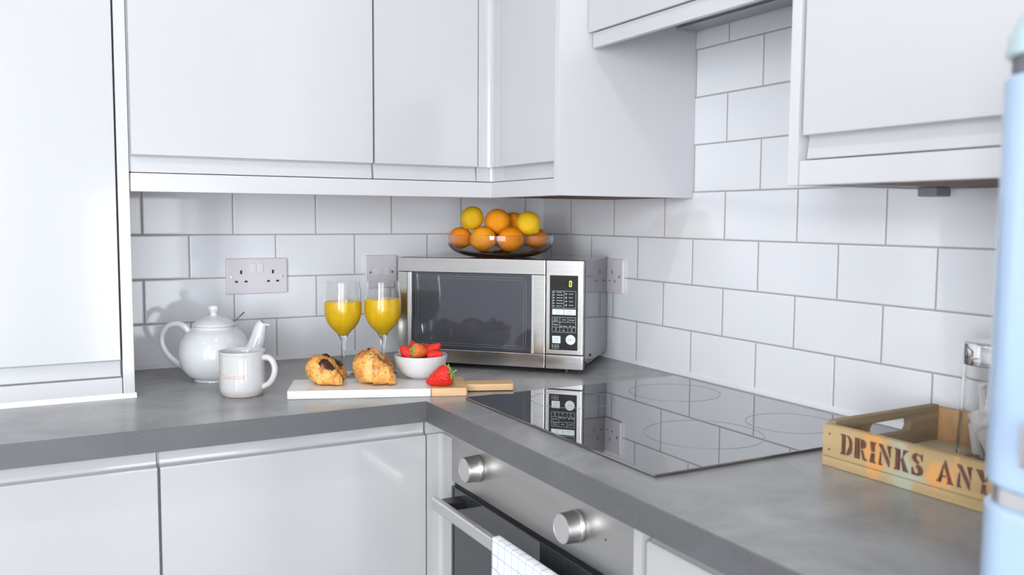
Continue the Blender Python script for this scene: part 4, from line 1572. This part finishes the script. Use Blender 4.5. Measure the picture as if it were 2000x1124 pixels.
# ------------------------------------------------------------------ wooden tray with stencilled lettering
TR = thing('wooden_tray', 'weathered wooden crate tray with brown stencilled lettering, right end of the worktop', 'tray', (-0.3015, -1.3005, 0.0003), R(1.2))
# local frame: x from the front long side (0) to the wall side (0.27), y runs -0.43..0
LY, LX, TT, HT = -0.415, 0.262, 0.012, 0.0605
b = nb()
box(b, (0, LY, 0.0145), (TT, 0, HT), 0.0012)
fr = part('front_board', b, M['crate'], TR, local=True)
b = nb(); box(b, (0, LY, 0.0), (TT, 0, 0.0140), 0.0012)
part('front_slat', b, M['crate'], TR, local=True)
b = nb(); box(b, (LX - TT, LY, 0.0), (LX, 0, HT), 0.0012)
part('wall_side_board', b, M['crate_in'], TR, local=True)


def end_board(y0, y1):
    b = nb()
    x0, x1, z0_, z1_ = TT + .0003, LX - TT - .0003, 0.0, HT + 0.002
    outer = [(x0, z0_), (x1, z0_), (x1, z1_ + .004), (x0, z1_)]
    hole = rrect(0.088, 0.030, 0.182, 0.052, 0.0105, 6)
    # split the frame round the hole into quads between hole outline and a matching outer outline
    n = len(hole)
    cx, cz = 0.135, 0.041

    def outward(p):
        dx, dz = p[0] - cx, p[1] - cz
        ks = []
        if dx > 1e-9: ks.append((x1 - cx) / dx)
        if dx < -1e-9: ks.append((x0 - cx) / dx)
        if dz > 1e-9: ks.append((z1_ + .002 - cz) / dz)
        if dz < -1e-9: ks.append((z0_ - cz) / dz)
        k = min(ks)
        return (cx + dx * k, cz + dz * k)
    # add directions through the outer corners so that they stay square
    import math as _m
    corners = [(x1, z1_ + .002), (x0, z1_ + .002), (x0, z0_), (x1, z0_)]
    outs = [outward(p) for p in hole]
    seq = sorted([(_m.atan2(p[1] - cz, p[0] - cx), p, o_) for p, o_ in zip(hole, outs)])
    for c_ in corners:
        a = _m.atan2(c_[1] - cz, c_[0] - cx)
        # nearest hole point by angle supplies the inner vertex
        best = min(seq, key=lambda q: abs(q[0] - a))
        seq.append((a, best[1], c_))
    seq.sort(key=lambda q: q[0])
    n = len(seq)
    rows = {}
    for y in (y0, y1):
        rows[y] = ([b.verts.new((q[1][0], y, q[1][1])) for q in seq], [b.verts.new((q[2][0], y, q[2][1])) for q in seq])
    for i in range(n):
        j = (i + 1) % n
        for y in (y0, y1):
            I, O = rows[y]
            b.faces.new((I[i], I[j], O[j], O[i]))
        b.faces.new((rows[y0][0][i], rows[y0][0][j], rows[y1][0][j], rows[y1][0][i]))
        b.faces.new((rows[y0][1][i], rows[y0][1][j], rows[y1][1][j], rows[y1][1][i]))
    bmesh.ops.remove_doubles(b, verts=b.verts, dist=1e-6)
    bmesh.ops.dissolve_degenerate(b, dist=1e-7, edges=b.edges)
    bmesh.ops.recalc_face_normals(b, faces=b.faces)
    return b


part('end_board', end_board(-TT, -0.0002), M['crate_dk'], TR, local=True, smooth=False)
part('end_board', end_board(LY + .0002, LY + TT), M['crate_in'], TR, local=True, smooth=False)
for k in range(5):
    b = nb()
    x0 = TT + 0.001 + k * 0.0475
    box(b, (x0, LY + TT + .0005, 0.003), (x0 + 0.0455, -TT - .0005, 0.0100), 0.001)
    part('base_slat', b, M['crate_base'], TR, local=True)
for z_ in (0.0475, 0.0250):
    b = nb(); lathe(b, [(0, 0), (0.0016, 0), (0.0012, 0.0006), (0, 0.0007)], 10)
    bmesh.ops.rotate(b, cent=(0, 0, 0), matrix=Matrix.Rotation(R(-90), 3, 'Y'), verts=b.verts)
    bmesh.ops.translate(b, vec=(-0.0001, -0.0125, z_), verts=b.verts)
    part('nail', b, M['nail'], TR, local=True)

# stencil letters as polygons on a 0..1 high grid (serif, with stencil breaks)
ST = {
    'D': [[(0, 0), (.30, 0), (.30, .08), (.24, .10), (.24, .90), (.30, .92), (.30, 1), (0, 1), (0, .93), (.06, .9), (.06, .1), (0, .07)],
          [(.35, 0), (.50, .03), (.64, .16), (.70, .35), (.70, .65), (.64, .84), (.50, .97), (.35, 1), (.35, .92), (.43, .88), (.49, .72), (.51, .5), (.49, .28), (.43, .12), (.35, .08)]],
    'R': [[(0, 0), (.32, 0), (.32, .07), (.25, .10), (.25, .90), (.29, .93), (.29, 1), (0, 1), (0, .93), (.06, .9), (.06, .1), (0, .07)],
          [(.34, 1), (.52, .98), (.64, .88), (.66, .74), (.60, .60), (.48, .53), (.34, .52), (.34, .60), (.42, .63), (.46, .75), (.42, .89), (.34, .93)],
          [(.34, .48), (.50, .47), (.60, .12), (.66, .07), (.74, .09), (.74, .03), (.60, -.02), (.46, .04), (.38, .38), (.34, .44)]],
    'I': [[(0, 0), (.34, 0), (.34, .07), (.27, .1), (.27, .47), (.07, .47), (.07, .1), (0, .07)],
          [(0, 1), (.34, 1), (.34, .93), (.27, .9), (.27, .53), (.07, .53), (.07, .9), (0, .93)]],
    'N': [[(0, 1), (.22, 1), (.62, .30), (.62, 0), (.56, 0), (.17, .72), (.06, .86), (0, .93)],
          [(.03, 0), (.24, 0), (.24, .07), (.17, .1), (.17, .60), (.10, .70), (.10, .1), (.03, .07)],
          [(.46, 1), (.72, 1), (.72, .93), (.66, .9), (.66, .40), (.59, .50), (.59, .9), (.46, .93)]],
    'K': [[(0, 0), (.32, 0), (.32, .07), (.25, .10), (.25, .90), (.32, .93), (.32, 1), (0, 1), (0, .93), (.06, .9), (.06, .1), (0, .07)],
          [(.30, .46), (.50, .80), (.50, .90), (.44, .93), (.44, 1), (.70, 1), (.70, .93), (.62, .90), (.44, .62), (.36, .46)],
          [(.36, .50), (.46, .64), (.70, .10), (.76, .07), (.76, 0), (.46, 0), (.46, .07), (.50, .1)]],
    'S': [[(.30, 1), (.46, .94), (.50, 1), (.56, 1), (.57, .68), (.51, .68), (.42, .88), (.29, .93), (.20, .85), (.24, .74), (.40, .62), (.34, .50), (.12, .60), (.02, .74), (.06, .92), (.18, 1)],
          [(.38, .50), (.54, .42), (.62, .26), (.56, .08), (.40, -.01), (.20, .03), (.08, 0), (.02, 0), (.01, .34), (.08, .34), (.18, .12), (.32, .06), (.42, .14), (.38, .26), (.22, .38), (.28, .50)]],
    'A': [[(.34, 1), (.42, 1), (.74, .09), (.80, .07), (.80, 0), (.48, 0), (.48, .07), (.54, .1), (.36, .66), (.32, .90)],
          [(.29, .86), (.34, .72), (.14, .1), (.22, .07), (.22, 0), (0, 0), (0, .07), (.06, .1)],
          [(.22, .26), (.44, .26), (.42, .34), (.25, .34)]],
    'Y': [[(0, 1), (.32, 1), (.32, .93), (.27, .9), (.42, .56), (.36, .46), (.30, .46), (.07, .9), (0, .93)],
          [(.46, 1), (.70, 1), (.70, .93), (.64, .9), (.46, .50), (.42, .60), (.56, .9), (.46, .93)],
          [(.26, 0), (.56, 0), (.56, .07), (.48, .1), (.48, .42), (.29, .42), (.29, .1), (.26, .07)]],
}


def letter(ch, y_start, h, z_base):
    """letter polygons on the front board; text runs towards -y when read from the room"""
    b = nb()
    for poly in ST[ch]:
        vs = [b.verts.new((-0.00035, y_start - u * h, z_base + v * h)) for u, v in poly]
        vs2 = [b.verts.new((-0.00005, y_start - u * h, z_base + v * h)) for u, v in poly]
        f = b.faces.new(vs)
        n = len(vs)
        for i in range(n):
            b.faces.new((vs[i], vs[(i + 1) % n], vs2[(i + 1) % n], vs2[i]))
    bmesh.ops.triangulate(b, faces=[f for f in b.faces if len(f.verts) > 4])
    bmesh.ops.recalc_face_normals(b, faces=b.faces)
    return b


y = -0.0320
hL = 0.0290
WID = {'D': .70, 'R': .74, 'I': .34, 'N': .72, 'K': .76, 'S': .62, 'A': .80, 'Y': .70}
for ch in 'DRINKS ANY':
    if ch == ' ':
        y -= 0.0150
        continue
    part('letter', letter(ch, y, hL, 0.0230), M['stencil'], TR, local=True, smooth=False, label='stencilled letter ' + ch)
    y -= WID[ch] * hL + 0.0036

# ------------------------------------------------------------------ glass jar in the tray
t = thing('glass_jar', 'clear glass jar with a chrome lid standing in the wooden tray', 'jar', (-0.1180, -1.4400, 0.0108))
b = nb()
jo = smooth_pts([(0.0400, 0.0), (0.0440, 0.0025), (0.0462, 0.010), (0.0465, 0.030), (0.0440, 0.075), (0.0430, 0.110), (0.0425, 0.1420)], 4)
ji = smooth_pts([(0.0398, 0.1420), (0.0403, 0.110), (0.0413, 0.075), (0.0435, 0.030), (0.0430, 0.014), (0.0380, 0.0080), (0.0001, 0.0080)], 4)
lathe(b, [(0, 0.0)] + jo + ji[:-1] + [(0, 0.0080)], 48)
part('glass', b, M['glass'], t, local=True, angle=50)
b = nb()
lathe(b, [(0, 0.1425), (0.0440, 0.1425), (0.0445, 0.1440), (0.0445, 0.1710), (0.0430, 0.1730), (0, 0.1730)], 48)
part('lid', b, M['chrome'], t, local=True)
b = nb()
rnd = random.Random(5)
for k in range(20):
    a = rnd.uniform(0, 2 * PI); rr = rnd.uniform(0.004, 0.015)
    tt = bmesh.new()
    bmesh.ops.create_cube(tt, size=1)
    bmesh.ops.scale(tt, vec=(0.034, 0.0050, 0.046), verts=tt.verts)
    bmesh.ops.bevel(tt, geom=tt.edges[:], offset=0.0018, segments=2, affect='EDGES')
    bmesh.ops.rotate(tt, cent=(0, 0, 0), matrix=Matrix.Rotation(rnd.uniform(0, PI), 3, 'Z') @ Matrix.Rotation(rnd.uniform(-0.5, 0.5), 3, 'Y'), verts=tt.verts)
    bmesh.ops.translate(tt, vec=(rr * math.cos(a), rr * math.sin(a), 0.034 + (k % 4) * 0.020), verts=tt.verts)
    merge(b, tt)
part('sugar_sachets', b, M['biscuit'], t, local=True, kind='stuff', label='white paper sachets filling the jar')

# ------------------------------------------------------------------ retro fridge at the right edge
FX, FY0, FY1 = -0.66, -1.756, -2.31
t = thing('retro_fridge', 'pale blue retro fridge freezer with rounded doors, at the right edge', 'fridge', (-0.32, -2.04, -0.90))


def rbox(b, x0, y0, x1, y1, z0, z1, r, bulge=0.0, top=0.0, n=8, bot=0.0):
    """box with vertical edges rounded on the room side (x0) and an optional rounded top or bottom; bulge bows the front"""
    ys = []
    prof = []
    for k in range(n + 1):
        a = R(180 - 90 * k / n)      # near y1 corner ... handled symmetric
        prof.append((x0 + r + r * math.cos(a), y1 + r - r * math.sin(a) * 1.0))
    # order: from back at y0 side to the front to back at y1 side
    left = [(x0 + r - r * math.sin(R(90 * k / n)), y0 - r + r * math.cos(R(90 * k / n))) for k in range(n + 1)]
    right = [(x0 + r - r * math.cos(R(90 * k / n)), y1 + r - r * math.sin(R(90 * k / n))) for k in range(n + 1)]
    mid = []
    for k in range(1, 8):
        s = k / 8
        mid.append((x0 - bulge * math.sin(PI * s), (y0 - r) + ((y1 + r) - (y0 - r)) * s))
    out = [(x1, y0)] + left + mid + right + [(x1, y1)]
    cx, cy = x1, (y0 + y1) / 2
    levels = []
    if bot:
        for k in range(6):
            a = R(90 * k / 6)
            levels.append((z0 + bot * (1 - math.sin(a)), bot * (1 - math.cos(a))))
        levels = [(z0 + bot - bot * math.sin(R(90 * (6 - k) / 6)), bot - bot * math.cos(R(90 * (6 - k) / 6))) for k in range(7)]
    else:
        levels = [(z0, 0)]
    if top:
        levels += [(z1 - top + top * math.sin(R(90 * k / 8)), top - top * math.cos(R(90 * k / 8))) for k in range(9)]
    else:
        levels.append((z1, 0))
    rings = []
    for z, ins in levels:
        ring_ = []
        for (x, y) in out:
            yy = min(max(y, y1 + ins), y0 - ins) if ins else y
            sx = x + ins if x < x1 - 1e-6 else x
            yy = cy + (y - cy) * ((abs(y0 - y1) / 2 - ins) / (abs(y0 - y1) / 2))
            ring_.append(b.verts.new((sx, yy, z)))
        rings.append(ring_)
    m_ = len(out)
    for A, B in zip(rings, rings[1:]):
        for k in range(m_):
            b.faces.new((A[k], A[(k + 1) % m_], B[(k + 1) % m_], B[k]))
    b.faces.new(rings[0][::-1]); b.faces.new(rings[-1])
    bmesh.ops.recalc_face_normals(b, faces=b.faces)


b = nb(); rbox(b, FX + 0.075, FY0 - .004, -0.02, FY1 + .004, -0.86, 0.49, 0.02, 0, 0.03)
part('cabinet', b, M['blue'], t)
b = nb(); rbox(b, FX, FY0, FX + 0.070, FY1, -0.80, 0.1350, 0.045, 0.030, 0.006, bot=0.01)
ld = part('door', b, M['blue'], t, label='tall lower door')
b = nb(); rbox(b, FX, FY0, FX + 0.070, FY1, 0.1480, 0.4640, 0.045, 0.030, 0.006, bot=0.006)
ud = part('door', b, M['blue'], t, label='upper door')
b = nb(); rbox(b, FX, FY0, FX + 0.070, FY1, 0.4760, 0.545, 0.045, 0.030, 0.066, bot=0.003, n=8)
part('crown', b, M['mint'], t, label='pale mint rounded top')
b = nb(); rbox(b, FX + 0.005, FY0 - .004, FX + 0.066, FY1 + .004, 0.1352, 0.1478, 0.042, 0.029)
part('chrome_strip', b, M['chrome'], t)
b = nb(); rbox(b, FX + 0.005, FY0 - .004, FX + 0.066, FY1 + .004, 0.4642, 0.4758, 0.042, 0.029)
part('seal', b, M['darkgap'], t)
b = nb(); box(b, (FX - 0.024, -1.90, 0.176), (FX + 0.002, -1.8150, 0.2080), 0.003)
part('badge', b, M['alu'], ud)
b = nb(); box(b, (FX - 0.026, -1.900, 0.050), (FX + 0.002, -1.820, 0.078), 0.006)
part('badge', b, M['alu'], ld)
b = nb(); rbox(b, FX + 0.06, FY0 - .01, -0.05, FY1 + .01, -0.899, -0.86, 0.02, 0)
part('plinth', b, M['darkgap'], t)
